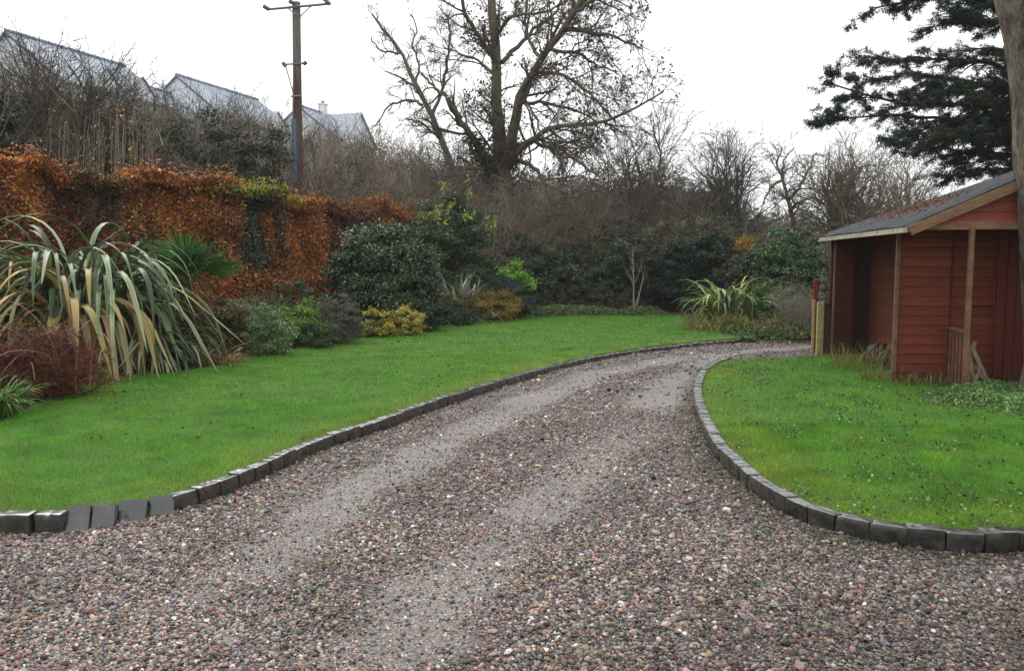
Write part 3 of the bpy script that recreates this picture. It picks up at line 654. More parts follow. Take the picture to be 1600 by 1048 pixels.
# gate posts and fence between drive and shed
GP = m_simple('green_tinged_post', S(136, 128, 80), S(182, 172, 118), 9, .7, .25, .3, 40); RP = m_simple('red_painted_post', S(124, 40, 38), S(152, 56, 52), 8, .6, .3, .2)
BW = m_simple('old_brown_fence', S(70, 46, 34), S(110, 76, 54), 8, .8, .2, .4, 40)
def stake(name, px, D, z0, z1, wd, m, lab, cat):
    p = P(px, 500, D); b = MB(); b.box((p[0], p[1], (z0 + z1) / 2), (wd, wd, z1 - z0), AX, bev=.006); 
    if m is GP: b.box((p[0] - .0, p[1] - wd / 2 - .008, z0 + .36), (.03, .02, .03), AX, S(60, 50, 40), bev=.004)
    return tag(rebase(b.build(name, m), (p[0], p[1], z0)), lab, cat)
stake('fence_post', 1281.5, 14.2, -.03, .95, .105, GP, 'thick yellowish post with a knot in front of the small fence', 'post')
stake('fence_post', 1271, 14.5, -.03, .98, .045, GP, 'thin pale stake close beside the thick yellowish post', 'post')
stake('fence_post', 1273, 15.2, -.03, 1.32, .075, RP, 'red painted post rising behind the yellowish posts', 'post')
fx0, fx1 = P(1287, 480, 14.6), P(1300, 480, 14.6); fp = thing('picket_fence', 'low brown board fence closing the gap beside the red shed', 'fence', (fx0[0], 14.6, 0))
b = MB()
for k in range(4): b.box((fx0[0] + .02 + k * .095, 14.6, .47), (.088, .02, .86), None, bev=.003)
o = b.build('board_panel', BW); adopt(fp, o); 
for z in (.9, .25): b = MB(); b.box((fx0[0] + .16, 14.57, z), (.42, .035, .05), None, bev=.004); o = b.build('rail', BW); adopt(fp, o)
tr = thing('trellis', 'dark square lattice above the small brown fence by the shed', 'trellis', (fx0[0], 14.75, .9)); b = MB()
for z in (.98, 1.13, 1.27): b.box((fx0[0] + .15, 14.75, z), (.55, .015, .022), None, bev=.002)
o = b.build('rail', BW); adopt(tr, o); b = MB()
for k in range(4): b.box((fx0[0] - .05 + k * .14, 14.766, 1.09), (.02, .014, .42), None, bev=.002)
o = b.build('slat', BW); adopt(tr, o)
#PART3
# ------------------------------------------------------------------ vegetation
def gz_at(x, y): return float(hz(np.array(x), np.array(y)))
def crown(b, c, rx, ry, h, n, size, asp, pal, clumps=60, cr=.28, jit=.2, bias=.6, down=.2, shell=.5, cj=.16, lowest=-.95, seed=0, top=0.0, mi=0):
    # leaf clumps spread through an ellipsoid crown standing on c
    d = nrm(rng.normal(size=(clumps, 3))); d[:, 2] = np.maximum(d[:, 2], lowest); d = nrm(d)
    lump = .82 + .36 * vn(d * 1.6 + seed, 1.0, 17 + seed); rr = (shell + (1 - shell) * rng.random((clumps, 1)) ** .6) * lump[:, None]
    f_ = 1 - cr * .45; hz_ = np.sqrt(np.maximum(1 - d[:, 2] ** 2, .01)); lat = np.where(d[:, 2] < 0, np.maximum(hz_, .72) / hz_, 1.0)
    cc = np.asarray(c) + np.column_stack([d[:, 0] * rr[:, 0] * rx * lat * f_, d[:, 1] * rr[:, 0] * ry * lat * f_, h * .36 + d[:, 2] * rr[:, 0] * np.where(d[:, 2] > 0, h * .64, h * .34) * f_])
    cc[:, 2] += top * h * np.maximum(0, 1 - np.hypot(cc[:, 0] - c[0], cc[:, 1] - c[1]) / rx) * (d[:, 2] > 0)
    k = rng.integers(clumps, size=n); m_ = (rx + h * .5) / 2 * cr * rng.uniform(.55, 1.35, clumps)
    e = nrm(rng.normal(size=(n, 3))); e[:, 2] = np.abs(e[:, 2]) * .8 + e[:, 2] * .2; r = rng.random(n) ** .4
    p = cc[k] + e * (m_[k] * r)[:, None] * np.array([1, 1, .8]); col = pick(pal, n, jit) * np.exp(rng.normal(0, cj, clumps))[k][:, None]; st_ = rng.random(n) < .14; p[st_] += (d[k] * .8 + e * .3 + np.array([0, 0, .1]))[st_] * np.minimum(rng.exponential(.08, n) * (rx + h) * .5, .16)[st_][:, None]
    ok = p[:, 2] > c[2] + .01; p, col, e, k = p[ok], col[ok], e[ok], k[ok]
    leaves(b, p, size, asp, col, nrm(e + d[k] * .6 + np.array([0, 0, .35])), bias, down, mi); return cc
def stems(b, c, tips, r, col, sides=4, K=6, wob=.08, spread=.12):
    n = len(tips); base = np.asarray(c) + np.column_stack([rng.normal(0, spread, (n, 2)), np.full(n, -.03)]); t = np.linspace(0, 1, K)[None, :, None]
    mid = (base + tips) / 2 + np.array([0, 0, .15]) * np.linalg.norm(tips - base, axis=1)[:, None] * .6
    P_ = (1 - t) ** 2 * base[:, None] + 2 * t * (1 - t) * mid[:, None] + t ** 2 * tips[:, None]; P_ = P_ + rng.normal(0, wob, P_.shape) * np.sin(t * math.pi) * .5
    rad = r * np.linspace(1, .35, K)[None] * rng.uniform(.7, 1.2, (n, 1)); tubes(b, P_, rad, sides, col); return P_, rad
BR = S(78, 68, 56)
def shrub(name, label, cat, px, D, wpx, ytop, n, size, asp, pal, m=LEAF, clumps=60, cr=.28, group=None, ry=None, stem=True, zg=None, **kw):
    p = P(px, 500, D); zt = P(px, ytop, D)[2]; rx = wpx / 2 / FPX * D; g = gz_at(p[0], D) + .05 if zg is None else zg; h = zt - g; c = np.array([p[0], D, g])
    t = thing(name, label, cat, tuple(c), group=group); b = MB(); cc = crown(b, c, rx, ry or rx * .8, h, n, size, asp, pal, clumps, cr, **kw); o = b.build('foliage', m); adopt(t, o)
    if stem:
        b = MB(); stems(b, c, cc[rng.choice(len(cc), min(14, len(cc)), replace=False)], .012 + h * .006, BR); o = b.build('stem', BARK); adopt(t, o)
    return t
DKG = [(S(44, 60, 36), 3), (S(60, 80, 48), 2), (S(82, 100, 62), 1), (S(34, 46, 32), 2)]

# beech hedge: lumpy wall of leaves following a line
def hedge(name, label, line, h0, h1, depth, n, pal_fn, zg=.03, top_rough=.22, size=.062, group=None, brk=None):
    line = np.array(line, float); c = spline(np.column_stack([line, np.zeros(len(line))]), 60); A = arclen(c)
    s = rng.uniform(0, A[-1], n); x = np.interp(s, A, c[:, 0]); y = np.interp(s, A, c[:, 1]); T = nrm(np.gradient(c, axis=0)); tx = np.interp(s, A, T[:, 0]); ty = np.interp(s, A, T[:, 1]); nx, ny = ty, -tx
    H = np.interp(s / A[-1], [0, 1], [h0, h1]) + (vn(np.column_stack([s, s * 0, s * 0]), .9, 31) - .5) * .55 + (vn(np.column_stack([s, s * 0, s * 0]), 2.6, 33) - .5) * top_rough * 1.6
    u = rng.random(n); top = u < .22; end = (u > .93); z = np.where(top, H - .25 * rng.random(n) ** 2 + (rng.random(n) < .06) * rng.random(n) * .3, H * rng.random(n) ** .9)
    q = np.column_stack([s, z, s * 0]); lump = (vn(q, 1.1, 35) - .5) * 1.0 + (vn(q, 3.5, 36) - .5) * .5
    off = np.where(top, rng.uniform(-depth, depth, n), depth * (1 + lump - .35 * rng.random(n) ** 1.5) - .4 * sst(.7, 1, z / H) )
    s2 = np.where(end, A[-1] + rng.normal(0, .06, n), s); x = np.where(end, c[-1, 0] + nx * 0, x); y = np.where(end, c[-1, 1], y); off = np.where(end & ~top, rng.uniform(-depth, depth, n), off)
    ex = np.where(end, tx * (.1 * rng.random(n) + lump * .5), 0); ey = np.where(end, ty * (.1 * rng.random(n) + lump * .5), 0)
    p = np.column_stack([x + nx * off + ex, y + ny * off + ey, zg + z]); nm = np.column_stack([nx, ny, nx * 0 + .35]); nm[top] = (0, 0, 1)
    col = pal_fn(s / A[-1], z / H, q, n); b = MB(); leaves(b, p, size, .62, col, nm, .45, .35)
    root = thing(name, label, 'hedge', (c[0, 0], c[0, 1], 0), group=group); o = b.build('foliage', DRYLEAF); adopt(root, o)
    k = int(A[-1] * 9); b = MB(); s = rng.uniform(0, A[-1], k); base = np.column_stack([np.interp(s, A, c[:, 0]), np.interp(s, A, c[:, 1]), s * 0]) + rng.normal(0, .1, (k, 3)) * [1, 1, 0]
    pth = base[:, None] + np.linspace(0, 1, 6)[None, :, None] * np.column_stack([rng.normal(0, .3, (k, 2)), np.full(k, 2.7)])[:, None] + rng.normal(0, .05, (k, 6, 3)); rad = np.linspace(.03, .01, 6)[None].repeat(k, 0)
    tubes(b, pth, rad, 4, S(80, 70, 58)); ch, cr_ = grow(pth, rad, k * 14, .7, 50, 4, (.05, 1), wig=.2, rmin=.004); tubes(b, ch, cr_, 3, S(84, 66, 52)); o = b.build('stem', BARK); adopt(root, o); return root
OR = [(S(200, 122, 60), 3), (S(168, 96, 46), 3), (S(116, 66, 42), 2.6), (S(226, 166, 96), 1.8), (S(76, 48, 38), 1.6), (S(150, 120, 60), .8)]
RDK = [(S(136, 78, 50), 3), (S(98, 56, 42), 3), (S(164, 98, 58), 2), (S(66, 48, 36), 2), (S(176, 120, 76), .8)]
YOR = [(S(196, 122, 44), 3), (S(168, 92, 38), 3), (S(176, 140, 52), 2), (S(120, 100, 44), 1)]
GRN = [(S(50, 64, 38), 3), (S(70, 84, 48), 2), (S(112, 120, 56), .6)]
def pal_mix(fs):
    def f(s, z, q, n):
        out = pick(fs[0][0], n, .2); 
        for pal, fn in fs[1:]:
            a = rng.random(n) < fn(s, z, q); out[a] = pick(pal, n, .2)[a]
        return out * (.72 + .55 * vn(q, 1.1, 51))[:, None]
    return f
hedge('beech_hedge', 'tall clipped beech hedge with rusty orange leaves behind the striped long-leaved plant', [(-12.6, 9.5), (-9.3, 14.2), (-7.0, 17.3), (-6.35, 18.3)], 3.42, 3.35, .55, 230000,
      pal_mix([(OR, None), (RDK, lambda s, z, q: sst(.35, .7, vn(q, .8, 41))), (YOR, lambda s, z, q: .5 * sst(.6, .8, vn(q, 1.2, 42))), (GRN, lambda s, z, q: .5 * sst(.66, .8, vn(q, .9, 43)) + .4 * sst(.3, .0, z) * (vn(q, 1.5, 44) > .5))]))
hedge('evergreen_hedge', 'dark green section of evergreen leaves between two orange stretches of hedge', [(-6.72, 17.8), (-5.72, 19.7)], 3.4, 3.55, .68, 52000,
      pal_mix([([(S(44, 60, 44), 3), (S(62, 78, 60), 2), (S(104, 116, 100), .5)], None), (OR, lambda s, z, q: np.clip(.9 * sst(.42, .2, z + (vn(q, 1.6, 81) - .5) * .5) + .05 + .7 * sst(.22, .05, np.minimum(s, 1 - s) + (vn(q, 2.2, 82) - .5) * .35), 0, .97)), ([(S(176, 170, 60), 1), (S(120, 130, 50), 1)], lambda s, z, q: .8 * sst(.93, .99, z))]), size=.07)
hedge('beech_hedge', 'bright orange beech hedge stretch ending in a clean upright edge beside the dark shrub', [(-6.1, 19.1), (-5.2, 21.3)], 3.5, 3.3, .6, 60000,
      pal_mix([(OR, None), (YOR, lambda s, z, q: .3 + .5 * sst(.7, 1, s)), (GRN, lambda s, z, q: .3 * sst(.2, .0, s)), ([(S(176, 170, 60), 1), (S(120, 130, 50), 1)], lambda s, z, q: .8 * sst(.92, .99, z) * (s < .6))]))
hedge('beech_hedge', 'lower farther reddish hedge fading to yellow at its right end', [(-5.7, 22.8), (-4.6, 25.0), (-3.7, 26.8)], 3.55, 2.95, .7, 90000,
      pal_mix([(RDK, None), (OR, lambda s, z, q: .25 + .4 * sst(.3, .7, s)), (YOR, lambda s, z, q: .75 * sst(.4, .8, s)), (GRN, lambda s, z, q: .25 * sst(.5, 1, s) * sst(.6, .3, z))]), size=.07)

# striped phormium and other strap-leaved clumps
def straplant(name, label, cat, px, D, n, Lm, wid, pal, spread, e0=(62, 88), droop=(60, 150), kinks=.2, K=10, zg=.04, edge=1.25, m=STRAP, group=None, ry=.6, pw=1.8, azr=None, bend=None, lr=(.55, 1.1)):
    p = P(px, 500, D); c = np.array([p[0], D, zg]); t = thing(name, label, cat, tuple(c), group=group)
    a0 = rng.uniform(0, 6.283, n) if azr is None else rng.uniform(azr[0], azr[1], n); rr = np.abs(rng.normal(0, .5, n)) * spread
    base = c + np.column_stack([rng.uniform(-1, 1, n) * spread, rng.uniform(-1, 1, n) * spread * ry, np.zeros(n)])
    out = (base - c)[:, :2]; az = np.arctan2(out[:, 1] + np.sin(a0) * spread * .9, out[:, 0] + np.cos(a0) * spread * .9)
    Lx = Lm * rng.uniform(*lr, n); kk = np.where(rng.random(n) < kinks, rng.uniform(.4, .8, n), 9)
    pth, sd = arch(base, az, np.radians(rng.uniform(*e0, n)), Lx, np.radians(rng.uniform(*droop, n)), K, pw, kk, bend=None if bend is None else rng.uniform(*bend, n))
    pth[:, :, 2] = np.maximum(pth[:, :, 2], zg + .01 + rng.random((n, 1)) * .03)
    tt = np.linspace(0, 1, K); wp = np.interp(tt, [0, .3, .7, .93, 1], [.55, 1, .85, .32, .03]); W = wid * rng.uniform(.7, 1.2, (n, 1)) * wp[None]
    b = MB(); straps(b, pth, sd, W, pick(pal, n, .14), edge=edge, fold=.3); o = b.build('leaf_blades', m, smooth=True); adopt(t, o); return t
PHO = [(S(78, 94, 62), 4), (S(104, 118, 84), 3), (S(58, 72, 46), 3.4), (S(138, 148, 112), 1.4), (S(160, 146, 98), 1.0), (S(50, 58, 36), 2)]
t = straplant('striped_flax', 'huge arching flax clump with striped grey-green leaves at the left lawn edge', 'flax plant', 135, 12.4, 520, 3.15, .088, PHO, .52, (62, 89), (110, 165), .08, bend=(.42, .72), K=20, lr=(.4, 1.08), edge=1.8)
p = P(100, 500, 12.4)
def extra_straps(root, px, D, n, Lm, wid, pal, spread, e0, droop, kinks, nm='leaf_blades', lab=None, edge=1.15, azr=(0, 6.28), z=.04, bend=(.4, .7), lr=(.5, 1.1)):
    c = np.array([P(px, 500, D)[0], D, z]); base = c + np.column_stack([rng.uniform(-1, 1, n) * spread, rng.uniform(-1, 1, n) * spread * .6, np.zeros(n)])
    az = rng.uniform(*azr, n); kk = np.where(rng.random(n) < kinks, rng.uniform(.4, .7, n), 9); K = 18
    pth, sd = arch(base, az, np.radians(rng.uniform(*e0, n)), Lm * rng.uniform(*lr, n), np.radians(rng.uniform(*droop, n)), K, 1.8, kk, bend=rng.uniform(*bend, n)); pth[:, :, 2] = np.maximum(pth[:, :, 2], .05)
    wp = np.interp(np.linspace(0, 1, K), [0, .3, .7, .93, 1], [.55, 1, .85, .32, .03]); b = MB(); straps(b, pth, sd, wid * rng.uniform(.7, 1.2, (n, 1)) * wp[None], pick(pal, n, .12), edge=edge, fold=.3)
    o = b.build(nm, STRAP, smooth=True); adopt(root, o)
    if lab: o['label'] = lab
TAN = [(S(172, 150, 100), 2), (S(152, 138, 80), 2), (S(164, 136, 100), 1.2), (S(130, 132, 80), 1.4)]
extra_straps(t, 50, 12.2, 200, 2.7, .084, PHO, .55, (60, 88), (110, 160), .1, edge=1.5)
extra_straps(t, 112, 11.7, 60, 2.75, .095, TAN, .5, (66, 86), (125, 165), .1, lr=(.6, 1.0), lab='faded tan and cream leaves', azr=(3.3, 6.2))
extra_straps(t, 218, 12.1, 170, 1.4, .05, PHO + [(S(150, 160, 120), 3)], .4, (55, 85), (90, 150), .1, azr=(-2.0, .9), bend=(.35, .6), edge=1.5)
# fan palm behind
c = P(282, 430, 13.1); t = thing('fan_palm', 'spiky dark green fan palm between the striped flax and the orange hedge', 'palm', (c[0], 13.3, .03)); b = MB(); bs = MB()
for fan in range(17):
    a = rng.uniform(-3.6, .5); e = R(rng.uniform(25, 85)); d = np.array([math.cos(a) * math.cos(e), math.sin(a) * math.cos(e), math.sin(e)]); base = np.array([c[0], 13.3, 1.25]); hub = base + d * rng.uniform(.25, .5)
    tubes(bs, spline([base, (base + hub) / 2, hub], 4)[None], np.full((1, 4), .012), 4, S(84, 104, 50))
    sd_ = nrm(np.cross(d, [0, 0, 1.]) + rng.normal(0, .15, 3)); n = 30; th_ = np.linspace(-1.35, 1.35, n) + rng.normal(0, .03, n)
    dirs = np.cos(th_)[:, None] * d + np.sin(th_)[:, None] * sd_; nn_ = np.cross(d, sd_); Ls = .62 * (.75 + .25 * np.cos(th_)) * rng.uniform(.9, 1.1, n)
    tt = np.linspace(0, 1, 5)[None, :, None]; pth = hub + dirs[:, None] * tt * Ls[:, None, None] - np.array([0, 0, .12]) * tt ** 3
    straps(b, pth, nrm(np.cross(dirs, nn_)), np.full((n, 1), .036) * np.interp(np.linspace(0, 1, 5), [0, .4, 1], [.5, 1, .1])[None], pick([(S(70, 112, 54), 3), (S(90, 136, 66), 2), (S(50, 82, 42), 2)], n, .1), edge=1.0, fold=.4)
o = b.build('frond', LEAF); adopt(t, o); tubes(bs, spline([(c[0], 13.3, 0), (c[0] + .03, 13.3, .6), (c[0], 13.3, 1.25)], 6)[None], np.full((1, 6), .09), 8, S(78, 64, 48)); o = bs.build('trunk', BARK); adopt(t, o)

# border shrubs, left to right
RB = [(S(100, 58, 42), 3), (S(74, 46, 36), 3), (S(124, 84, 58), 1.2)]
def twigbush(b, c, rx, h, n0=40, n1=260, n2=900, col=S(110, 96, 84), r=.012, ry=None, rmin=.0035, lean=.35, jit=.12, ang=28, up=.06):
    base = np.asarray(c) + np.column_stack([rng.normal(0, rx * .22, n0), rng.normal(0, (ry or rx) * .22, n0), np.full(n0, -.05)])
    d = np.column_stack([rng.normal(0, lean, (n0, 2)) , np.ones(n0)]); d[:, 0] *= rx / max(h * .5, .1); d = nrm(d); K = 7; L_ = h * rng.uniform(.55, 1.0, n0); P_ = np.zeros((n0, K, 3)); P_[:, 0] = base
    for j in range(1, K): d = nrm(d + rng.normal(0, .10, (n0, 3)) + np.array([0, 0, .02])); P_[:, j] = P_[:, j - 1] + d * (L_ / (K - 1))[:, None]
    rad = r * rng.uniform(.5, 1.3, (n0, 1)) * np.linspace(1, .3, K)[None]; cl = lambda n: col * np.exp(rng.normal(0, jit, (n, 1)))
    tubes(b, P_, rad, 4, cl(n0)); q, qr = grow(P_, rad, n1, h * .38, ang * 1.3, 5, (.2, 1), up=up, wig=.16, rmin=rmin); tubes(b, q, qr, 3, cl(n1))
    if n2: q2, qr2 = grow(q, qr, n2, h * .18, ang * 1.5, 4, (.15, 1), up=up, wig=.2, rmin=rmin); tubes(b, q2, qr2, 3, cl(n2)); return q2
    return q
c = P(52, 560, 9.6); c[2] = .05; t = thing('twiggy_shrub', 'low rounded bare shrub of dense dark red twigs in front of the flax', 'shrub', tuple(c)); b = MB()
q = twigbush(b, c, .8, .92, 150, 1600, 9000, S(106, 64, 50), .007, .8, .0028, .5, .2, 38, .0); o = b.build('stem', TWIG); adopt(t, o); b = MB(); crown(b, c, .78, .7, .86, 24000, .026, .5, RB, 80, .3, cj=.2); o = b.build('foliage', DRYLEAF); adopt(t, o)
b = MB(); k_ = 26; hh = c + np.column_stack([rng.normal(-.1, .5, k_), rng.normal(-.2, .2, k_), np.full(k_, .15)]); pth, sd = arch(hh, rng.uniform(0, 6.28, k_), np.radians(rng.uniform(55, 85, k_)), rng.uniform(.8, 1.3, k_), np.radians(rng.uniform(60, 140, k_)), 8); tubes(b, pth, np.full((k_, 8), .0035), 3, S(160, 130, 118)); o = b.build('long_shoot', TWIG); adopt(t, o)
straplant('grass_clump', 'bright green grassy clump at the far left lawn edge', 'grass clump', -34, 8.3, 380, .62, .016, [(S(84, 124, 44), 3), (S(112, 150, 62), 2), (S(60, 90, 36), 2), (S(150, 140, 70), .6)], .24, (55, 88), (60, 140), .1, edge=1.0)
shrub('leafy_shrub', 'small yellow-green speckled shrub at the foot of the striped flax', 'shrub', 152, 10.9, 44, 535, 1800, .045, .4, [(S(170, 176, 90), 2), (S(120, 136, 64), 2), (S(196, 190, 120), 1)], clumps=22)
shrub('leafy_shrub', 'thin yellowing shrub among the left of the flax leaves', 'shrub', 40, 11.2, 110, 448, 2600, .05, .5, [(S(140, 128, 50), 2), (S(100, 100, 42), 2), (S(180, 150, 60), 1)], clumps=30)
straplant('grass_clump', 'collapsed straw-brown grass tuft right of the striped flax on the lawn edge', 'grass clump', 312, 12.7, 260, .62, .014, [(S(150, 112, 64), 3), (S(120, 84, 50), 2), (S(176, 150, 84), 1.5), (S(110, 120, 60), 1)], .45, (15, 70), (40, 110), .1, edge=1.0)
shrub('leafy_shrub', 'brown-leaved shrub with a few yellow leaves right of the fan palm', 'shrub', 345, 14.3, 120, 452, 5200, .05, .6, [(S(74, 52, 38), 4), (S(100, 70, 44), 2), (S(170, 130, 52), 1), (S(64, 72, 42), 2)], m=DRYLEAF, clumps=40)
WG = [(S(110, 140, 84), 3), (S(84, 116, 64), 3), (S(170, 184, 150), 1.6), (S(64, 90, 48), 2)]
shrub('small_leaved_shrub', 'white-flecked green small-leaved shrub spilling onto the left lawn', 'shrub', 422, 13.9, 88, 470, 13000, .030, .55, WG, clumps=70, cr=.25)
shrub('small_leaved_shrub', 'taller grey-green fine-leaved shrub with pale top behind the flecked one', 'shrub', 385, 14.9, 130, 446, 13000, .032, .5, WG, clumps=70)
shrub('leafy_shrub', 'bright green shrub between the flecked shrub and the grey one', 'shrub', 470, 15.6, 88, 462, 8000, .045, .55, [(S(112, 150, 50), 3), (S(84, 118, 40), 3), (S(150, 176, 70), 1.3), (S(60, 84, 36), 1)], clumps=46)
shrub('leafy_shrub', 'dull olive shrub at the foot of the bright orange hedge end', 'shrub', 468, 17.2, 120, 432, 9000, .055, .5, [(S(70, 82, 60), 3), (S(96, 106, 80), 2), (S(120, 92, 70), 1)], clumps=50)
shrub('grey_shrub', 'rounded ash-grey fine-leaved shrub in the middle of the left border', 'shrub', 533, 15.9, 86, 454, 17000, .034, .32, [(S(104, 104, 92), 3), (S(82, 84, 76), 3), (S(134, 134, 122), 1.4), (S(84, 74, 70), 1.5)], clumps=80, cr=.22)
shrub('variegated_shrub', 'yellow-splashed low shrub, the left one of the yellow pair by the lawn', 'shrub', 588, 17.2, 52, 476, 5200, .05, .5, [(S(206, 186, 88), 3), (S(150, 148, 62), 2), (S(100, 116, 50), 2)], clumps=40)
shrub('leafy_shrub', 'narrow dark green shrub wedged between the yellow pair', 'shrub', 608, 17.8, 36, 474, 2400, .06, .5, DKG, clumps=24)
shrub('variegated_shrub', 'yellow-splashed low shrub, the right one of the yellow pair by the lawn', 'shrub', 636, 17.6, 62, 478, 6000, .045, .5, [(S(206, 184, 96), 3), (S(160, 150, 72), 2), (S(110, 122, 56), 1.6)], clumps=44)
CAM = [(S(52, 68, 44), 4), (S(78, 98, 60), 3), (S(132, 148, 108), 1.3), (S(36, 46, 30), 2), (S(84, 62, 52), .6)]
shrub('camellia', 'big dome-shaped dark glossy evergreen shrub in front of the orange hedge', 'shrub', 602, 19.6, 190, 360, 110000, .078, .5, CAM, m=GLOSSY, clumps=420, cr=.18, shell=.4, top=.12, bias=.55)
MAH = [(S(48, 68, 44), 4), (S(68, 92, 56), 3), (S(34, 48, 32), 2), (S(108, 132, 78), 1.3)]
t = shrub('mahonia', 'tall dark evergreen with yellow flower spikes at the end of the hedge', 'shrub', 712, 24.0, 142, 304, 50000, .09, .34, MAH, m=GLOSSY, clumps=210, cr=.17, top=.05)
b = MB(); k_ = 22; d = nrm(rng.normal(size=(k_, 3))); d[:, 2] = np.abs(d[:, 2]) * .9 + .1; d[:, 1] = -np.abs(d[:, 1]); d = nrm(d); cc = np.array([t.location.x, 24.0, t.location.z + 2.0]) + d * np.array([1.22, 1.0, 1.95]) * rng.uniform(.8, 1.0, (k_, 1))
for q_ in cc: n = 16; b = MB(); leaves(b, q_ + rng.normal(0, .06, (n, 3)) * [1, 1, 1.6], .085, .7, pick([(S(176, 176, 76), 3), (S(120, 140, 60), 3)], n, .15)); o = b.build('flower_spike', LEAF); adopt(t, o)
straplant('flax', 'spiky grey flax with upright and drooping leaves below the yellow-flowered evergreen', 'flax plant', 722, 22.3, 120, 1.55, .085, [(S(140, 146, 130), 3), (S(108, 116, 100), 3), (S(168, 168, 150), 1.4), (S(116, 96, 84), 1)], .3, (30, 85), (10, 110), .22)
shrub('leafy_shrub', 'vivid light green shrub low beside the grey flax', 'shrub', 796, 23.6, 80, 400, 8000, .075, .5, [(S(110, 160, 50), 3), (S(140, 184, 70), 2), (S(84, 126, 44), 1.5)], clumps=30, cr=.24)
shrub('conifer_shrub', 'dark bluish mounded shrub in front of the vivid green one', 'shrub', 800, 22.6, 82, 426, 14000, .05, .3, [(S(48, 62, 58), 3), (S(64, 80, 74), 2), (S(36, 46, 42), 2)], clumps=60)
shrub('golden_shrub', 'low wide golden-brown shrub at the back lawn edge', 'shrub', 772, 21.9, 104, 452, 15000, .045, .4, [(S(150, 122, 44), 3), (S(120, 98, 42), 3), (S(96, 90, 40), 2), (S(176, 150, 60), 1)], clumps=60)
shrub('leafy_shrub', 'olive-brown loose shrub left of the low golden one', 'shrub', 712, 21.0, 80, 448, 8000, .05, .4, [(S(112, 100, 52), 3), (S(88, 88, 50), 2), (S(70, 64, 44), 2)], clumps=44)
shrub('leafy_shrub', 'very dark shrub below the grey flax at the lawn edge', 'shrub', 700, 20.4, 110, 478, 7000, .06, .5, DKG, clumps=44)
for px, D, wpx, yt, n, pal_, lab in ((832, 26.9, 90, 356, 13000, [(S(84, 98, 66), 3), (S(66, 80, 56), 3), (S(110, 104, 76), 1)], 'mid green loose bush above the vivid green shrub, right of the yellow-flowered evergreen'),
     (975, 29.6, 110, 336, 14000, [(S(70, 84, 62), 3), (S(54, 66, 50), 3)], 'grey-green bush just left of the top of the dark evergreen behind the young tree'), (1118, 28.6, 110, 330, 12000, [(S(86, 96, 60), 3), (S(62, 74, 50), 3)], 'olive green bush above the tallest dark evergreen at the back'),
     (668, 25.8, 80, 330, 10000, [(S(52, 70, 48), 3), (S(72, 90, 60), 2)], 'dark leafy bush between the reddish hedge and the yellow-flowered evergreen')):
    shrub('leafy_bush', lab, 'bush', px, D, wpx, yt, n, .09, .5, pal_, clumps=150, cr=.16, cj=.25)
shrub('low_shrub', 'low dark green filler shrub under the right side of the glossy dome-shaped shrub', 'shrub', 668, 18.6, 70, 470, 5000, .06, .5, DKG, clumps=60, cr=.2)
shrub('low_shrub', 'low mossy shrub between the flecked white-green shrub and the grey one', 'shrub', 500, 15.0, 60, 500, 4200, .035, .5, [(S(84, 110, 66), 3), (S(60, 78, 48), 3)], clumps=50, cr=.2)
shrub('low_shrub', 'low brown-green shrub filling behind the bright green one', 'shrub', 415, 16.2, 110, 448, 8000, .05, .5, [(S(84, 88, 54), 3), (S(64, 70, 44), 3), (S(104, 76, 54), 1)], clumps=60, cr=.2)
# back border: dark evergreens and scrub above them
def row(specs, name, cat, pal, m, group=None, **kw):
    for px, D, wpx, yt, n, lab in specs: shrub(name, lab, cat, px, D, wpx, yt, n, kw.get('size', .09), kw.get('asp', .5), pal, m=m, clumps=kw.get('clumps', 130), cr=.19, group=group, cj=.22)
DK2 = [(S(44, 58, 38), 4), (S(62, 78, 50), 3), (S(102, 116, 84), 1.2), (S(32, 40, 30), 2)]
row([(868, 27.2, 130, 384, 24000, 'bluish-grey evergreen shrub behind the back lawn, right of the vivid green one'),
     (930, 27.6, 120, 396, 20000, 'low dark green shrub at the middle of the back lawn edge'),
     (988, 27.4, 116, 356, 26000, 'dark evergreen bush rising behind the bare young tree')], 'evergreen_shrub', 'shrub', DK2, GLOSSY)
row([(1050, 26.6, 124, 370, 26000, 'very dark evergreen mass right of the bare young tree'),
     (1110, 26.0, 124, 360, 28000, 'tallest very dark evergreen at the back, left of the yellow leaves')], 'evergreen_shrub', 'shrub', [(S(34, 46, 36), 4), (S(46, 60, 44), 3), (S(70, 86, 60), 1)], LEAF)
row([(905, 28.8, 150, 352, 16000, 'olive bush half bare behind the bluish-grey evergreen'), (1048, 28.6, 130, 336, 15000, 'mossy green tangled bush above the dark evergreens')], 'tangled_bush', 'bush', [(S(96, 100, 62), 3), (S(76, 80, 56), 3), (S(120, 112, 76), 1.5), (S(90, 72, 56), 2)], LEAF, size=.08)
row([(850, 25.9, 90, 452, 6000, 'low brown-green undergrowth shrub beneath the bluish-grey evergreen'), (960, 25.6, 110, 456, 7000, 'low rusty green shrub left of the foot of the bare young tree'), (905, 26.2, 80, 440, 6000, 'dark low shrub at the back lawn edge with hanging twigs')], 'undergrowth_shrub', 'shrub', [(S(66, 76, 48), 3), (S(84, 62, 48), 2), (S(48, 52, 38), 3)], LEAF, size=.07)
shrub('yellow_shrub', 'golden yellow autumn shrub glowing between the two dark evergreens', 'shrub', 1164, 25.5, 44, 358, 7000, .07, .6, [(S(176, 132, 40), 3), (S(140, 108, 40), 2), (S(120, 110, 50), 1)], clumps=40, m=DRYLEAF)
LAU = [(S(56, 88, 44), 3), (S(76, 112, 58), 3), (S(40, 60, 34), 3), (S(128, 152, 104), .9)]
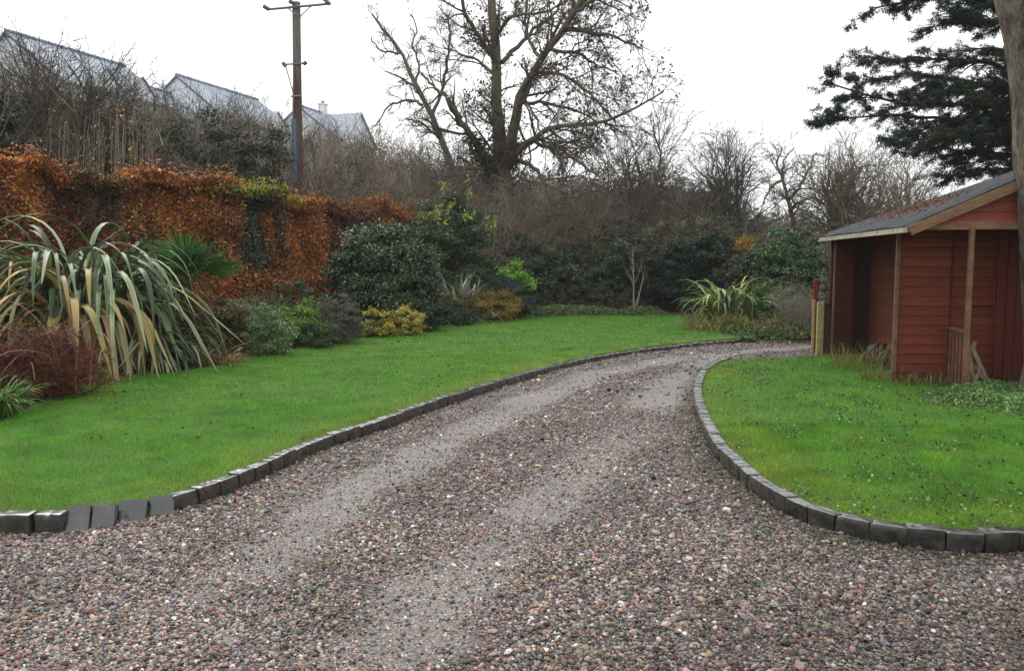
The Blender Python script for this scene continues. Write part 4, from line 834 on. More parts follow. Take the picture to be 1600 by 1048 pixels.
shrub('laurel', 'large dark green laurel with pale flowers between the yellow shrub and the shed', 'shrub', 1236, 21.6, 128, 352, 40000, .085, .45, LAU, m=GLOSSY, clumps=190, cr=.17)
shrub('laurel', 'shorter dark laurel behind the drooping flax at the drive end', 'shrub', 1178, 23.0, 90, 372, 14000, .09, .45, DK2, m=GLOSSY, clumps=60)
shrub('leafy_shrub', 'fresh green low shrub right of the drooping flax', 'shrub', 1212, 19.6, 84, 442, 9000, .07, .4, [(S(72, 116, 50), 3), (S(96, 142, 64), 2), (S(54, 80, 42), 2)], clumps=50)
t = straplant('flax', 'drooping yellow-striped flax where the drive bends away on the right', 'flax plant', 1138, 19.9, 130, 1.75, .075, [(S(150, 160, 92), 3), (S(110, 128, 70), 3), (S(80, 96, 56), 3), (S(176, 172, 110), 1.4)], .35, (60, 88), (80, 150), .2)
straplant('grass_clump', 'pale dry grass clump low in front of the drooping flax', 'grass clump', 1120, 18.9, 260, .75, .016, [(S(150, 140, 84), 3), (S(110, 124, 64), 3), (S(150, 112, 70), 1)], .6, (20, 80), (40, 120), .1, edge=1.0)
straplant('grass_clump', 'flattened green and straw strap leaves lying by the end of the drive', 'grass clump', 1205, 18.4, 220, .8, .026, [(S(120, 136, 66), 3), (S(150, 150, 80), 2), (S(88, 110, 58), 3), (S(140, 110, 64), 1)], .7, (10, 75), (40, 110), .15, edge=1.0)
straplant('grass_clump', 'yellow-brown strap-leaved tuft nearest the posts at the drive end', 'grass clump', 1240, 18.0, 130, .8, .028, [(S(170, 148, 62), 3), (S(130, 126, 60), 2), (S(110, 84, 52), 1)], .35, (10, 60), (30, 90), .15, edge=1.0)
b = MB(); c = P(1262, 500, 17.8); c[2] = .05; t = thing('twiggy_shrub', 'grey bare drooping twigs beside the red post', 'shrub', tuple(c)); twigbush(b, c, .75, 1.35, 40, 500, 1800, S(136, 126, 116), .008, .5, .004, .5, .15, 35, -.12); o = b.build('stem', TWIG); adopt(t, o)
# dry grasses along the shed
straplant('grass_clump', 'tall dry straw grass growing against the open side of the red shed', 'grass clump', 1350, 12.2, 220, .52, .007, [(S(160, 140, 88), 3), (S(120, 124, 64), 2), (S(132, 100, 68), 1)], .42, (60, 90), (20, 80), .05, edge=1.0)
straplant('grass_clump', 'short dry straw tuft at the foot of the shed corner post', 'grass clump', 1388, 10.9, 150, .30, .007, [(S(150, 132, 92), 3), (S(110, 116, 62), 2), (S(132, 96, 72), 1)], .26, (50, 90), (20, 90), .05, edge=1.0)
straplant('grass_clump', 'sparse thin weeds along the foot of the shed front wall', 'grass clump', 1440, 10.5, 160, .26, .008, [(S(120, 126, 66), 3), (S(132, 110, 72), 2)], .42, (40, 90), (20, 90), .05, edge=1.0, ry=.25)
# ground cover sheets
def cover(name, lab, poly, n, size, pal, h, z=.08, m=LEAF, asp=.7, y=None):
    poly = np.array(poly); lo, hi = poly.min(0), poly.max(0); p = rng.uniform(lo, hi, (n * 3, 2)); p = p[pip(p, poly)][:n]; q = np.column_stack([p, p[:, 0] * 0])
    e = np.clip(dist_poly(p, np.vstack([poly, poly[:1]])) / .35, 0, 1); zz = z + h * e * (.35 + vn(q, 1.6, 61)) * rng.random(len(p)) ** .5
    b = MB(); leaves(b, np.column_stack([p, zz]), size, asp, pick(pal, len(p), .2) * (.75 + .5 * vn(q, 2, 62))[:, None], np.array([[0, -.3, 1.]]).repeat(len(p), 0), .6)
    return tag(b.build(name, m), lab, 'ground cover', kind='stuff')
cover('ground_cover', 'ivy and weeds mounded below the shed front and the big trunk', [G(*p, .08)[:2] for p in ((1430, 618), (1480, 610), (1530, 604), (1600, 598))] + [(9, 10), (8.6, 8.6)] + [G(*p, .08)[:2] for p in ((1700, 668), (1600, 655), (1520, 640), (1450, 632))], 34000, .032, [(S(100, 140, 72), 3), (S(78, 112, 58), 3), (S(136, 170, 104), 1.3), (S(130, 110, 76), .4)], .13, .085)
cover('ground_cover', 'green creeping plants along the lawn edge below the yellow shrubs', [G(*p, .1)[:2] for p in ((640, 519), (700, 512), (770, 502), (760, 492), (690, 496), (640, 502))], 9000, .05, [(S(100, 140, 84), 3), (S(76, 112, 60), 3), (S(140, 170, 116), 1)], .18)
cover('ground_cover', 'low weeds at the far edge of the lawn and round the drive end', [G(*p, .1)[:2] for p in ((800, 497), (900, 493), (1062, 493), (1100, 510), (1170, 529), (1262, 528))] + [(9.5, 18.4), (5.5, 21.5), (4, 25.6), (0, 26)], 26000, .06, [(S(72, 110, 52), 3), (S(96, 122, 66), 2), (S(120, 100, 62), 2), (S(54, 70, 40), 3)], .24)
cover('ground_cover', 'dark leaf-strewn undergrowth filling the left border under the shrubs', [tuple(p) for p in BED[:14]] + [(-4.2, 22), (-6.2, 17.2), (-8.6, 13.4), (-11, 8)], 36000, .05, [(S(58, 60, 40), 3), (S(84, 62, 44), 3), (S(70, 84, 50), 2), (S(40, 36, 28), 3)], .16)

# bare young tree on the back lawn edge
c = G(990, 492, .08); t = thing('young_tree', 'slender bare young tree with pale twigs standing at the back lawn edge', 'tree', tuple(c)); D = c[1]
tr_ = np.array([spline([c, P(990, 450, D), P(989, 400, D), P(988, 385, D)], 10), spline([c, P(996, 470, D), P(1004, 440, D), P(1006, 430, D)], 10)]); rad = np.linspace(.03, .009, 10)[None].repeat(2, 0)
b = MB(); tubes(b, tr_, rad, 6, S(150, 142, 126)); o = b.build('trunk', BARK, smooth=True); adopt(t, o)
b = MB(); q, qr = grow(tr_, rad, 15, .75, 42, 6, (.25, .95), up=.14, wig=.06, rmin=.006); tubes(b, q, qr, 4, S(140, 130, 116)); q2, r2 = grow(q, qr, 34, .3, 35, 4, (.2, 1), up=.05, rmin=.004); tubes(b, q2, r2, 3, S(130, 118, 104)); o = b.build('crown', TWIG); adopt(t, o)
#PART4
# ------------------------------------------------------------------ big bare tree and other trees
def limb(pts, D, K=14, dz=None, wob=.05):
    n = len(pts); Ds = np.full(n, D) + (0 if dz is None else np.array(dz)); p = spline([P(a, c_, d_) for (a, c_), d_ in zip(pts, Ds)], K); j = rng.normal(0, wob, p.shape); j[0] = 0; return p + j
BK = S(92, 84, 72)
def drawn_tree(name, label, D, limbs, levels, col, leafcfg=None, tr_limbs=1, sides=6, cat='tree', group=None, tcol=None, rmin=.009):
    # limbs: (points, r_base px, r_tip px, depth offsets); levels: (n, L, ang, up, wig)
    base = limb(limbs[0][0], D, 14, limbs[0][3])[0]; g = gz_at(base[0], base[1]); t = thing(name, label, cat, (base[0], base[1], g), group=group)
    paths, rads = [], []
    for pts, r0, r1, dz in limbs: paths.append(limb(pts, D, 14, dz, .03)); rads.append((np.linspace(r0, r1, 14) if np.isscalar(r0) else np.interp(np.linspace(0, 1, 14), np.linspace(0, 1, len(r0)), r0)) / FPX * D / 2)
    if paths[0][0, 2] > g: paths[0][0, 2] = g - .1
    b = MB(); 
    for q, r in zip(paths[:tr_limbs], rads[:tr_limbs]): tubes(b, q[None], r[None], 9, tcol if tcol is not None else col)
    o = b.build('trunk', BARK, smooth=True); adopt(t, o)
    for q, r in zip(paths[tr_limbs:], rads[tr_limbs:]):
        b = MB(); tubes(b, q[None], r[None], 7, tcol if tcol is not None else col); o = b.build('limb', BARK, smooth=True); adopt(t, o)
    Pp, Rr = np.array(paths), np.array(rads); b = MB(); last = []
    pool_p, pool_r = Pp, Rr
    for (n, L_, ang, up, wig, K, t0) in levels:
        q, r = grow(pool_p, pool_r, n, L_, ang, K, (t0, 1), up=up, wig=wig, rr=.55, rmin=rmin); tubes(b, q, r, sides if K > 6 else 3, col * np.exp(rng.normal(0, .1, (n, 1)))); pool_p, pool_r = q, r; last.append(q)
    o = b.build('crown', TWIG); adopt(t, o)
    if leafcfg:
        nl, size, pal, fn = leafcfg; q = np.concatenate([x[:, -1] for x in last[-2:]]); q = q[fn(q)]; q = q[rng.integers(len(q), size=nl)] + rng.normal(0, .07, (nl, 3)); b = MB(); leaves(b, q, size, .6, pick(pal, nl, .2), None, 0, 1.2); o = b.build('dead_leaves', DRYLEAF); adopt(t, o)
    return t
D = 31.0
main = [([(786, 420), (784, 340), (782, 250), (778, 180), (775, 100), (770, 20), (764, -60), (760, -150)], (36, 34, 30, 17, 15, 13, 11, 8), 0, None),
 ([(790, 262), (797, 225), (806, 172), (826, 122), (860, 72), (900, 15), (935, -40), (960, -90)], (24, 17, 14, 11, 10, 9, 7, 5), 0, (0, -.5, -1, -1.5, -2, -2.5, -3, -3.5)),
 ([(776, 285), (757, 245), (737, 212), (714, 182), (704, 165), (698, 152)], 13, 8, (0, -.5, -1, -1.5, -2, -2)),
 ([(698, 152), (684, 140), (672, 130), (655, 110)], 6, 2, (-2, -2, -2, -2)),
 ([(797, 252), (815, 232), (838, 212), (862, 200), (900, 195), (950, 188), (1000, 166), (1036, 140)], 10, 2, (0, -1, -2, -2.5, -3, -3, -3, -3)),
 ([(797, 230), (830, 222), (862, 230), (900, 250), (935, 275)], 8, 3, (0, -1, -2, -3, -3.5)),
 ([(832, 114), (860, 113), (890, 122), (915, 142), (940, 165), (960, 190)], 6, 2, (-1.5, -2, -2.5, -3, -3, -3)),
 ([(812, 160), (845, 162), (880, 167), (915, 180), (945, 205)], 6, 2, (-1, -1.5, -2, -2, -2)),
 ([(784, 98), (808, 72), (835, 45), (872, 15), (880, -15)], 8, 3, (0, .5, 1, 1.5, 2)),
 ([(781, 50), (795, 30), (825, 22), (865, 14), (900, -5)], 6, 2, (0, -.5, -1, -1, -1)),
 ([(772, 95), (755, 65), (735, 35), (722, 8), (720, -40)], 8, 4, (0, -.5, -1, -1.5, -2)),
 ([(775, 118), (745, 92), (715, 82), (690, 70)], 5, 2, (0, 1, 1.5, 2)),
 ([(884, 42), (915, 50), (950, 55), (985, 68), (1005, 78)], 7, 2, (-2.3, -2.5, -3, -3, -3)),
 ([(860, 76), (880, 82), (905, 84), (930, 102), (965, 112)], 6, 2, (-2, -2, -1.5, -1, -1)),
 ([(846, 92), (830, 70), (822, 40), (825, 0), (835, -40)], 6, 3, (-2, -1, 0, 0, 0)),
 ([(806, 250), (835, 262), (850, 285), (880, 300), (900, 320)], 8, 3, (0, -1.5, -2, -2.5, -3)),
 ([(815, 150), (835, 180), (850, 215), (880, 250)], 4, 2, (-1, -2, -3, -3)),
 ([(765, 270), (742, 262), (720, 268), (700, 285)], 6, 2, (0, -1, -1.5, -2)),
 ([(900, 18), (940, -5), (985, -15), (1010, 5)], 6, 2, (-2.5, -3, -3, -3))]
mt = drawn_tree('bare_tree', 'largest bare tree with thick forking trunk and dead brown leaves on its twigs', D, main,
   [(230, 1.8, 48, .02, .16, 8, .2), (1300, 1.0, 45, .0, .18, 6, .2), (9500, .5, 45, -.02, .2, 4, .15)], BK,
   (3000, .13, [(S(84, 62, 48), 3), (S(110, 72, 52), 2), (S(58, 48, 42), 3)], lambda q: (q[:, 0] > P(720, 0, 31)[0]) & (rng.random(len(q)) < .5)), tcol=S(112, 104, 88))
# ivy sleeve on its trunk
b = MB(); q = np.concatenate([main_p for main_p in [limb(main[0][0][:4], D, 40, None, .0), limb(main[1][0][:2], D, 14, (0, -.5), 0), limb(main[2][0][:3], D, 16, (0, -.5, -1), 0)]]); q = q[rng.integers(len(q), size=5200)]
e = nrm(rng.normal(size=(5200, 3))); e[:, 2] *= .4; q = q + e * rng.uniform(.2, .62, (5200, 1)) * sst(11, 3, q[:, 2:3]); leaves(b, q, .11, .7, pick([(S(70, 76, 50), 3), (S(96, 72, 54), 2), (S(50, 54, 38), 3)], 5200, .2), e, .6); o = b.build('ivy', LEAF); adopt(mt, o)
PALE = S(118, 112, 98)
drawn_tree('bare_tree', 'pale slim bare tree leaning left beside the largest tree', 32.0,
  [([(735, 330), (708, 262), (690, 222), (672, 180), (652, 135), (626, 82), (600, 48), (584, 22)], 13, 3, None), ([(674, 182), (690, 140), (697, 100), (705, 60), (702, 20)], 6, 2, (0, 0, -.5, -1, -1)), ([(660, 165), (648, 158), (625, 160), (606, 168), (590, 195)], 5, 2, (0, .4, .8, 1, 1)),
   ([(627, 84), (612, 82), (592, 78), (580, 60)], 4, 2, (0, .3, .6, .8)), ([(655, 145), (640, 130), (622, 118), (600, 112)], 4, 2, (0, -.5, -.8, -1)), ([(650, 130), (655, 100), (645, 70), (650, 45), (640, 20)], 4, 2, (0, .5, 1, 1, 1)), ([(686, 215), (672, 205), (655, 190), (632, 185)], 5, 2, (0, -.5, -1, -1))],
  [(90, .9, 45, .05, .15, 7, .15), (420, .5, 42, .03, .18, 5, .15), (1100, .3, 42, .02, .2, 4, .15)], PALE, tcol=PALE)
def fan_tree(name, label, px, D, ytop, wpx, n, nt_=3, col=S(104, 98, 88), basey=None, seed=0, group=None, tw=9, spread=None, ivy=0, lv=(1.0, 1.0, 1.0)):
    p = P(px, 500, D); g = gz_at(p[0], D); zt = P(px, ytop, D)[2]; H = zt - g; c = np.array([p[0], D, g]); t = thing(name, label, 'tree', tuple(c), group=group); W = wpx / 2 / FPX * D
    K = 10; base = c + np.column_stack([rng.normal(0, .25, nt_), rng.normal(0, .25, nt_), np.full(nt_, -.1)]); tip = c + np.column_stack([np.linspace(-.35, .35, nt_) * W if nt_ > 1 else rng.normal(0, .1, nt_) * W, rng.normal(0, .2, nt_) * W, rng.uniform(.62, .8, nt_) * H])
    tt = np.linspace(0, 1, K)[None, :, None]; P_ = base[:, None] + (tip - base)[:, None] * tt + rng.normal(0, .025 * H, (nt_, K, 3)) * np.sqrt(tt) * (tt > 0); rad = (tw / FPX * D / 2) * np.linspace(1, .35, K)[None].repeat(nt_, 0)
    b = MB(); tubes(b, P_, rad, 7, col * .9); o = b.build('trunk', BARK, smooth=True); adopt(t, o); b = MB()
    q, r = grow(P_, rad, int(n * lv[0]), H * .36, 50, 8, (.3, 1), up=.05, wig=.15, rmin=.011, fall=.3); tubes(b, q, r, 4, col * np.exp(rng.normal(0, .1, (len(q), 1))))
    q2, r2 = grow(q, r, int(n * 4 * lv[1]), H * .2, 45, 6, (.2, 1), up=.04, wig=.17, rmin=.010); tubes(b, q2, r2, 3, col * np.exp(rng.normal(0, .12, (len(q2), 1))))
    q3, r3 = grow(q2, r2, int(n * 14 * lv[2]), H * .10, 42, 4, (.15, 1), up=.03, wig=.2, rmin=.008); tubes(b, q3, r3, 3, col * np.exp(rng.normal(0, .15, (len(q3), 1))))
    o = b.build('crown', TWIG); adopt(t, o)
    if ivy:
        b = MB(); k = rng.integers(nt_, size=ivy); j = rng.random(ivy) ** 1.2 * (K - 3); a = P_[k, j.astype(int)]; a2 = P_[k, j.astype(int) + 1]; q = a + (a2 - a) * (j % 1)[:, None] + nrm(rng.normal(size=(ivy, 3))) * rng.uniform(.1, .5, (ivy, 1)); leaves(b, q, .11, .7, pick(DKG, ivy, .2)); o = b.build('ivy', LEAF); adopt(t, o)
    return t
fan_tree('bare_tree', 'fine-twigged bare tree showing behind the right limbs of the largest tree', 985, 36, 146, 190, 150, 5, S(112, 104, 96), tw=7)
fan_tree('bare_tree', 'sparse pale bare tree whose twigs slant up right of the largest tree', 1035, 38, 208, 70, 22, 2, S(134, 126, 118), tw=5, lv=(1, .8, .6))
fan_tree('bare_tree', 'round-topped bare tree with ivy on its dark trunk left of the sky gap', 1128, 33, 210, 160, 170, 5, S(98, 92, 84), tw=8, ivy=900)
drawn_tree('bare_tree', 'gnarled bare tree with a thick forked trunk between the sky gap and the wide tree', 30.0,
  [([(1240, 380), (1238, 350), (1234, 322), (1228, 300), (1220, 275), (1212, 255), (1224, 232)], 8, 2, None), ([(1234, 330), (1246, 318), (1262, 312), (1278, 300)], 4.5, 2, (0, -.5, -1, -1)), ([(1226, 296), (1222, 262), (1232, 240), (1240, 232)], 4, 1.6, (0, .3, .6, .8)),
   ([(1222, 282), (1205, 290), (1198, 305), (1192, 320)], 5, 2, (0, -.5, -1, -1)), ([(1232, 312), (1250, 290), (1262, 265), (1275, 240)], 6, 2, (0, .5, 1, 1.4))],
  [(60, .9, 55, .05, .22, 7, .2), (320, .5, 50, .0, .22, 5, .15), (900, .28, 45, .0, .2, 4, .15)], S(116, 108, 96), tcol=S(104, 96, 84))
fan_tree('bare_tree', 'wide bare tree with many upright limbs and ivy behind the shed corner', 1318, 30, 198, 180, 210, 9, S(122, 114, 98), tw=8, ivy=1500)
fan_tree('bare_tree', 'rounded bare tree right of the wide ivy one above the shed roof', 1400, 32, 222, 140, 140, 6, S(126, 118, 104), tw=6, ivy=300)
fan_tree('bare_tree', 'small bare tree with tangled twigs behind the shed roof under the conifer', 1480, 30, 262, 110, 50, 3, S(110, 102, 92), tw=5)
fan_tree('bare_tree', 'spreading bare tree with long dark limbs in front of the leftmost white house', 118, 25, 42, 250, 160, 5, S(92, 86, 76), tw=9, lv=(1, .9, .55))
fan_tree('bare_tree', 'dark forked bare tree in front of the roof of the leftmost white house', 78, 23.5, 56, 150, 100, 3, S(84, 78, 68), tw=9, lv=(1, .9, .6))
fan_tree('bare_tree', 'dark bare tree whose crown reaches the right end of the leftmost roof', 172, 24.5, 64, 150, 100, 3, S(84, 78, 68), tw=8, lv=(1, .9, .6))
fan_tree('bare_tree', 'slender bare tree standing just before the left gable of the middle white house', 283, 34, 110, 44, 12, 1, S(100, 94, 86), tw=4, lv=(1, .7, .4))
fan_tree('bare_tree', 'sparse bare tree with upright twigs left of the middle white house', 215, 27, 60, 130, 44, 3, S(100, 92, 80), tw=6, ivy=2600, lv=(1, .8, .5))
fan_tree('bare_tree', 'thin bare tree crossing the left end of the leftmost white house', 38, 28, 70, 110, 36, 3, S(96, 90, 78), tw=5, lv=(1, .8, .5))

# thin whips above the hedge
b = MB(); n = 60; x = rng.uniform(75, 235, n); base = np.array([P(a, 500, d_) for a, d_ in zip(x, rng.uniform(20.5, 23, n))]); base[:, 2] = [gz_at(*q[:2]) for q in base]
tip = np.array([P(a + rng.normal(6, 8), yt, q[1]) for a, yt, q in zip(x, rng.uniform(165, 235, n), base)]); tt = np.linspace(0, 1, 8)[None, :, None]; pth = base[:, None] + (tip - base)[:, None] * tt + rng.normal(0, .03, (n, 8, 3)); rad = np.linspace(.022, .007, 8)[None].repeat(n, 0)
tubes(b, pth, rad, 4, S(136, 126, 110)); q, r = grow(pth, rad, 320, .5, 35, 4, (.3, 1), up=.15, rmin=.006); tubes(b, q, r, 3, S(120, 108, 92)); c = base.mean(0)
t = thing('sapling_thicket', 'stand of pale thin upright stems rising just behind the orange hedge', 'thicket', tuple(c)); o = b.build('stem', TWIG); adopt(t, o)
b = MB(); k = q[rng.integers(len(q), size=420), -1] + rng.normal(0, .05, (420, 3)); leaves(b, k, .09, .6, pick([(S(170, 96, 48), 2), (S(190, 180, 80), 1), (S(110, 60, 40), 2)], 420, .2)); o = b.build('foliage', DRYLEAF); adopt(t, o)

# evergreen bushes that stand out on the bank
EV = [(S(60, 66, 44), 3), (S(48, 54, 38), 3), (S(84, 88, 60), 1)]
for px, D, wpx, yt, n, lab in ((12, 18.3, 110, 96, 24000, 'very dark evergreen tree cut by the left edge above the orange hedge'), (112, 22.5, 120, 178, 9000, 'dark ivy-green bush below the spreading bare tree'),
     (296, 24.5, 60, 148, 8000, 'green round bush below the left gable of the middle white house'), (345, 25, 50, 152, 5000, 'dull green bush in the middle of the house gap'), (382, 25.5, 76, 160, 9000, 'dark rounded evergreen under the dormer of the middle white house'),
     (437, 25, 46, 152, 8000, 'dark pointed evergreen immediately left of the utility pole'), (212, 23.5, 90, 140, 7000, 'olive bush wrapped round the upright-twigged tree')):
    shrub('evergreen_bush', lab, 'bush', px, D, wpx, yt, n, .12, .5, EV, m=LEAF, clumps=70, cr=.22)

# bare scrub covering the bank: one tangled mass nobody could count
SKYX = [-200, 0, 60, 120, 200, 300, 350, 420, 480, 560, 640, 700, 760, 850, 950, 1050, 1130, 1200, 1300, 1450, 1700]
SKYY = [84, 98, 108, 122, 142, 148, 150, 158, 186, 208, 214, 226, 246, 276, 288, 286, 305, 348, 345, 340, 335]
b = MB(); bl = MB(); rngs = np.random.default_rng(5); ns = 150
SC = [S(124, 116, 106), S(92, 86, 76), S(150, 140, 126), S(100, 86, 76), S(114, 110, 88), S(76, 72, 64), S(132, 118, 98)]
for k in range(ns):
    r_ = ((k * .6180339) % 1.0) ** .8; px = -160 + 1760 * ((k + .5) / ns) + rngs.normal(0, 8); u = (px - 800) / 1300; D = d0f(u) + 1.5 + 20 * r_; p = P(px, 500, D); g = gz_at(p[0], D)
    sky_y = np.interp(px, SKYX, SKYY); ht = P(px, sky_y, D)[2] - g; far = max(P(px, sky_y, d0f(u) + 21.5)[2] - gz_at(P(px, 0, d0f(u) + 21.5)[0], d0f(u) + 21.5), 2.2)
    h = min(max(ht * rngs.uniform(.9, 1.12), 1.2), 5.2 if r_ < .5 else 8.0); c = np.array([p[0], D, g]); colr = SC[rngs.integers(len(SC))]
    twigbush(b, c, 2.0 + .4 * r_, h, 20, 200, 760, colr, .022, 1.6, .0095, .38, .3, 30)
    if rngs.random() < .9:
        pal = [[(S(84, 84, 54), 2), (S(64, 62, 44), 3)], [(S(100, 74, 54), 3), (S(74, 58, 46), 2)], [(S(54, 60, 40), 3), (S(70, 76, 50), 2)]][rngs.integers(3)]; crown(bl, c, 1.9, 1.6, h * rngs.uniform(.5, .95), 2300, .11, .5, pal, 40, .3)
tag(b.build('scrub', TWIG), 'tangled grey-brown leafless scrub covering the whole bank behind the hedge', 'scrub', kind='stuff')
tag(bl.build('bramble', LEAF), 'olive and brown brambles and ivy growing through the scrub on the bank', 'undergrowth', kind='stuff')
# nearer thicket of drooping reddish twigs under the largest tree
b = MB(); bl = MB()
for px, D, yt, w_ in ((760, 27.5, 300, 1.6), (812, 29.5, 290, 1.7), (858, 31, 298, 1.6), (905, 31.5, 303, 1.7), (955, 32, 308, 1.7), (1005, 32, 304, 1.7), (1060, 32, 298, 1.7), (1110, 31.5, 310, 1.5), (1160, 31, 338, 1.4), (690, 28.5, 262, 1.6), (640, 28.8, 268, 1.6), (590, 28.5, 262, 1.6), (1205, 27, 372, 1.2), (1270, 26, 360, 1.5), (1330, 26, 356, 1.5), (560, 26.8, 280, 1.3), (500, 24.5, 270, 1.2)):
    p = P(px, 500, D); g = gz_at(p[0], D); c = np.array([p[0], D, g]); h = P(px, yt, D)[2] - g
    twigbush(b, c, w_, h, 30, 340, 1500, [S(124, 112, 98), S(104, 98, 82), S(142, 128, 112), S(88, 80, 68)][int(px / 7) % 4], .02, 1.2, .0075, .34, .2, 34, -.01)
    crown(bl, c, w_, 1.2, h * .8, 2600, .085, .5, [[(S(92, 76, 58), 3), (S(72, 64, 50), 3)], [(S(92, 94, 60), 2), (S(58, 62, 42), 3)], [(S(56, 62, 46), 3), (S(74, 80, 56), 2), (S(90, 70, 54), 1)]][int(px / 13) % 3], 44, .3)
tag(b.build('thicket', TWIG), 'dense reddish-brown twig thicket between the garden shrubs and the bank', 'thicket', kind='stuff')
tag(bl.build('bramble', LEAF), 'dead brown leaves and bramble hanging in the reddish thicket', 'undergrowth', kind='stuff')
# far wood on the skyline
b = MB()
for k in range(60):
    u = -.1 + .95 * k / 60 + rng.normal(0, .01); D = rng.uniform(75, 110); p = np.array([u * D, D, gz_at(u * D, D)]); h = rng.uniform(5.5, 8) * (1.15 if u < .25 else .75) ; crown(b, p, 4.5, 4, h, 1500, .42, .5, [(S(104, 100, 92), 3), (S(88, 86, 76), 2)], 40, .3)
tag(b.build('woodland', LEAF), 'distant grey wood along the low skyline beyond the garden', 'woodland', kind='stuff')

# ------------------------------------------------------------------ utility pole
D = 27.0; pb = P(466, 280, D); pt_ = P(463, 4, D); g = gz_at(pb[0], D); up_ = thing('utility_pole', 'tall weathered wooden utility pole with a steel crossarm behind the hedge', 'utility pole', (pb[0], D, g))
m, n_, l_, out = mat('pole_wood'); s_ = bsdf(n_, .8, .2); co = coord(n_); sx = n_.new('ShaderNodeSeparateXYZ'); l_.new(co, sx.inputs[0]); mp = n_.new('ShaderNodeMapping'); mp.inputs['Scale'].default_value = (9, 9, .6); l_.new(co, mp.inputs[0]); t_ = noise(n_, l_, 2, 7, .7, mp.outputs[0])
m1 = n_.new('ShaderNodeMapRange'); l_.new(sx.outputs['Z'], m1.inputs[0]); zt = pt_[2] - g; m1.inputs[1].default_value = zt - 2.6; m1.inputs[2].default_value = zt - 1.6
gr = mix(n_, l_, m1.outputs[0], S(98, 78, 72), S(126, 120, 114)); r_ = ramp(n_, l_, t_.outputs[0], [(.3, (.55, .55, .55)), (.7, (1.25, 1.25, 1.25))]); l_.new(mix(n_, l_, 1., gr, r_.outputs[0], 'MULTIPLY'), s_.inputs['Base Color']); l_.new(bump(n_, l_, t_.outputs[0], .5, .02), s_.inputs['Normal']); l_.new(s_.outputs[0], out.inputs[0]); POLE = m
STEEL = m_simple('galvanised_steel', S(96, 106, 114), S(140, 150, 158), 12, .5, .5, .1); CER = m_simple('brown_insulator', S(90, 70, 62), S(130, 110, 100), 20, .3, .5, .05); PLAS = m_simple('blue_grey_conduit', S(66, 86, 104), S(96, 116, 132), 6, .5, .4, .1)
b = MB(); lw = P(466, 280, D); pth = spline([(pb[0] + .01, D, g - .3), tuple(lw), tuple(P(464.5, 140, D)), tuple(pt_)], 12); tubes(b, pth[None], np.linspace(.172, .125, 12)[None], 14, (1, 1, 1)); rg = b.V[0][-14:]; b.add(rg, [tuple(range(14))]); o = b.build('pole', POLE, smooth=True); adopt(up_, o)
def bar(name, a, c, r, m_, parent, sides=6, K=2):
    b = MB(); a, c = np.array(a, float), np.array(c, float); t = np.linspace(0, 1, K)[:, None]; tubes(b, (a + (c - a) * t)[None], np.full((1, K), r), sides); 
    for ring, fl in ((b.V[0][:sides], True), (b.V[0][-sides:], False)): b.add(ring, [tuple(range(sides))])
    o = b.build(name, m_, smooth=False); adopt(parent, o); return o
Df = D - .16
bar('crossarm', P(418, 15, Df), P(517, 6, Df), .045, STEEL, up_, 4)
bar('brace', P(450, 13, Df), P(463, 24, Df), .02, STEEL, up_, 4); bar('brace', P(486, 10, Df), P(468, 27, Df), .02, STEEL, up_, 4)
for a, c in (((420, 15), (412, 10)), ((515, 7), (506, -2)), ((460, 6), (452, 2))): bar('insulator', P(*a, Df), P(*c, Df), .065, CER, up_, 8)
bar('bracket', P(444, 101, Df), P(478, 99, Df), .028, STEEL, up_, 4); bar('insulator', P(446, 104, Df), P(442, 98, Df), .06, CER, up_, 8); bar('insulator', P(474, 101, Df), P(479, 97, Df), .06, CER, up_, 8)
bar('stay', P(446, 102, Df), P(458, 145, Df), .02, STEEL, up_, 4)
bar('conduit', P(459, 93, Df), P(458, 190, Df), .03, CER, up_, 6); bar('conduit_guard', P(459.5, 186, Df + .02), P(461, 285, Df + .02), .09, PLAS, up_, 8)
bar('clamp', P(455, 151, Df), P(470, 150, Df), .03, STEEL, up_, 4)
b = MB(); tubes(b, spline([P(470, 25, D), P(477, 50, D), P(483, 78, D)], 8)[None], np.full((1, 8), .008), 4, S(60, 60, 60)); o = b.build('wire', TWIG); adopt(up_, o)

# ------------------------------------------------------------------ white houses on the hill
RENDERW = m_simple('white_render', S(226, 230, 236), S(240, 243, 247), 1.2, .8, .2, .05)
def m_tiles():
    m, n, l, out = mat('slate_roof'); s = bsdf(n, .5, .4); co = coord(n); wv = n.new('ShaderNodeTexWave'); wv.bands_direction = 'Z'; wv.inputs['Scale'].default_value = 1.15; wv.inputs['Distortion'].default_value = .3; l.new(co, wv.inputs[0])
    t = noise(n, l, 2.5, 5, .6, co); r = ramp(n, l, t.outputs[0], [(.3, S(128, 138, 154)), (.7, S(160, 170, 184))]); r2 = ramp(n, l, wv.outputs[0], [(0, (.55, .55, .58)), (.35, (1.05, 1.05, 1.05))])
    l.new(mix(n, l, 1., r.outputs[0], r2.outputs[0], 'MULTIPLY'), s.inputs['Base Color']); l.new(s.outputs[0], out.inputs[0]); return m
TILE = m_tiles(); GLS = m_simple('window_glass', S(60, 70, 82), S(90, 100, 112), 2, .15, .6, 0); TRIM = m_simple('dark_verge', S(92, 98, 108), S(120, 126, 136), 3, .6, .3, 0)
HD = R(17.8); hs = np.array([math.sin(HD), math.cos(HD), 0]); hr = np.array([math.cos(HD), -math.sin(HD), 0]); HAX = np.array([hr, hs, zv])
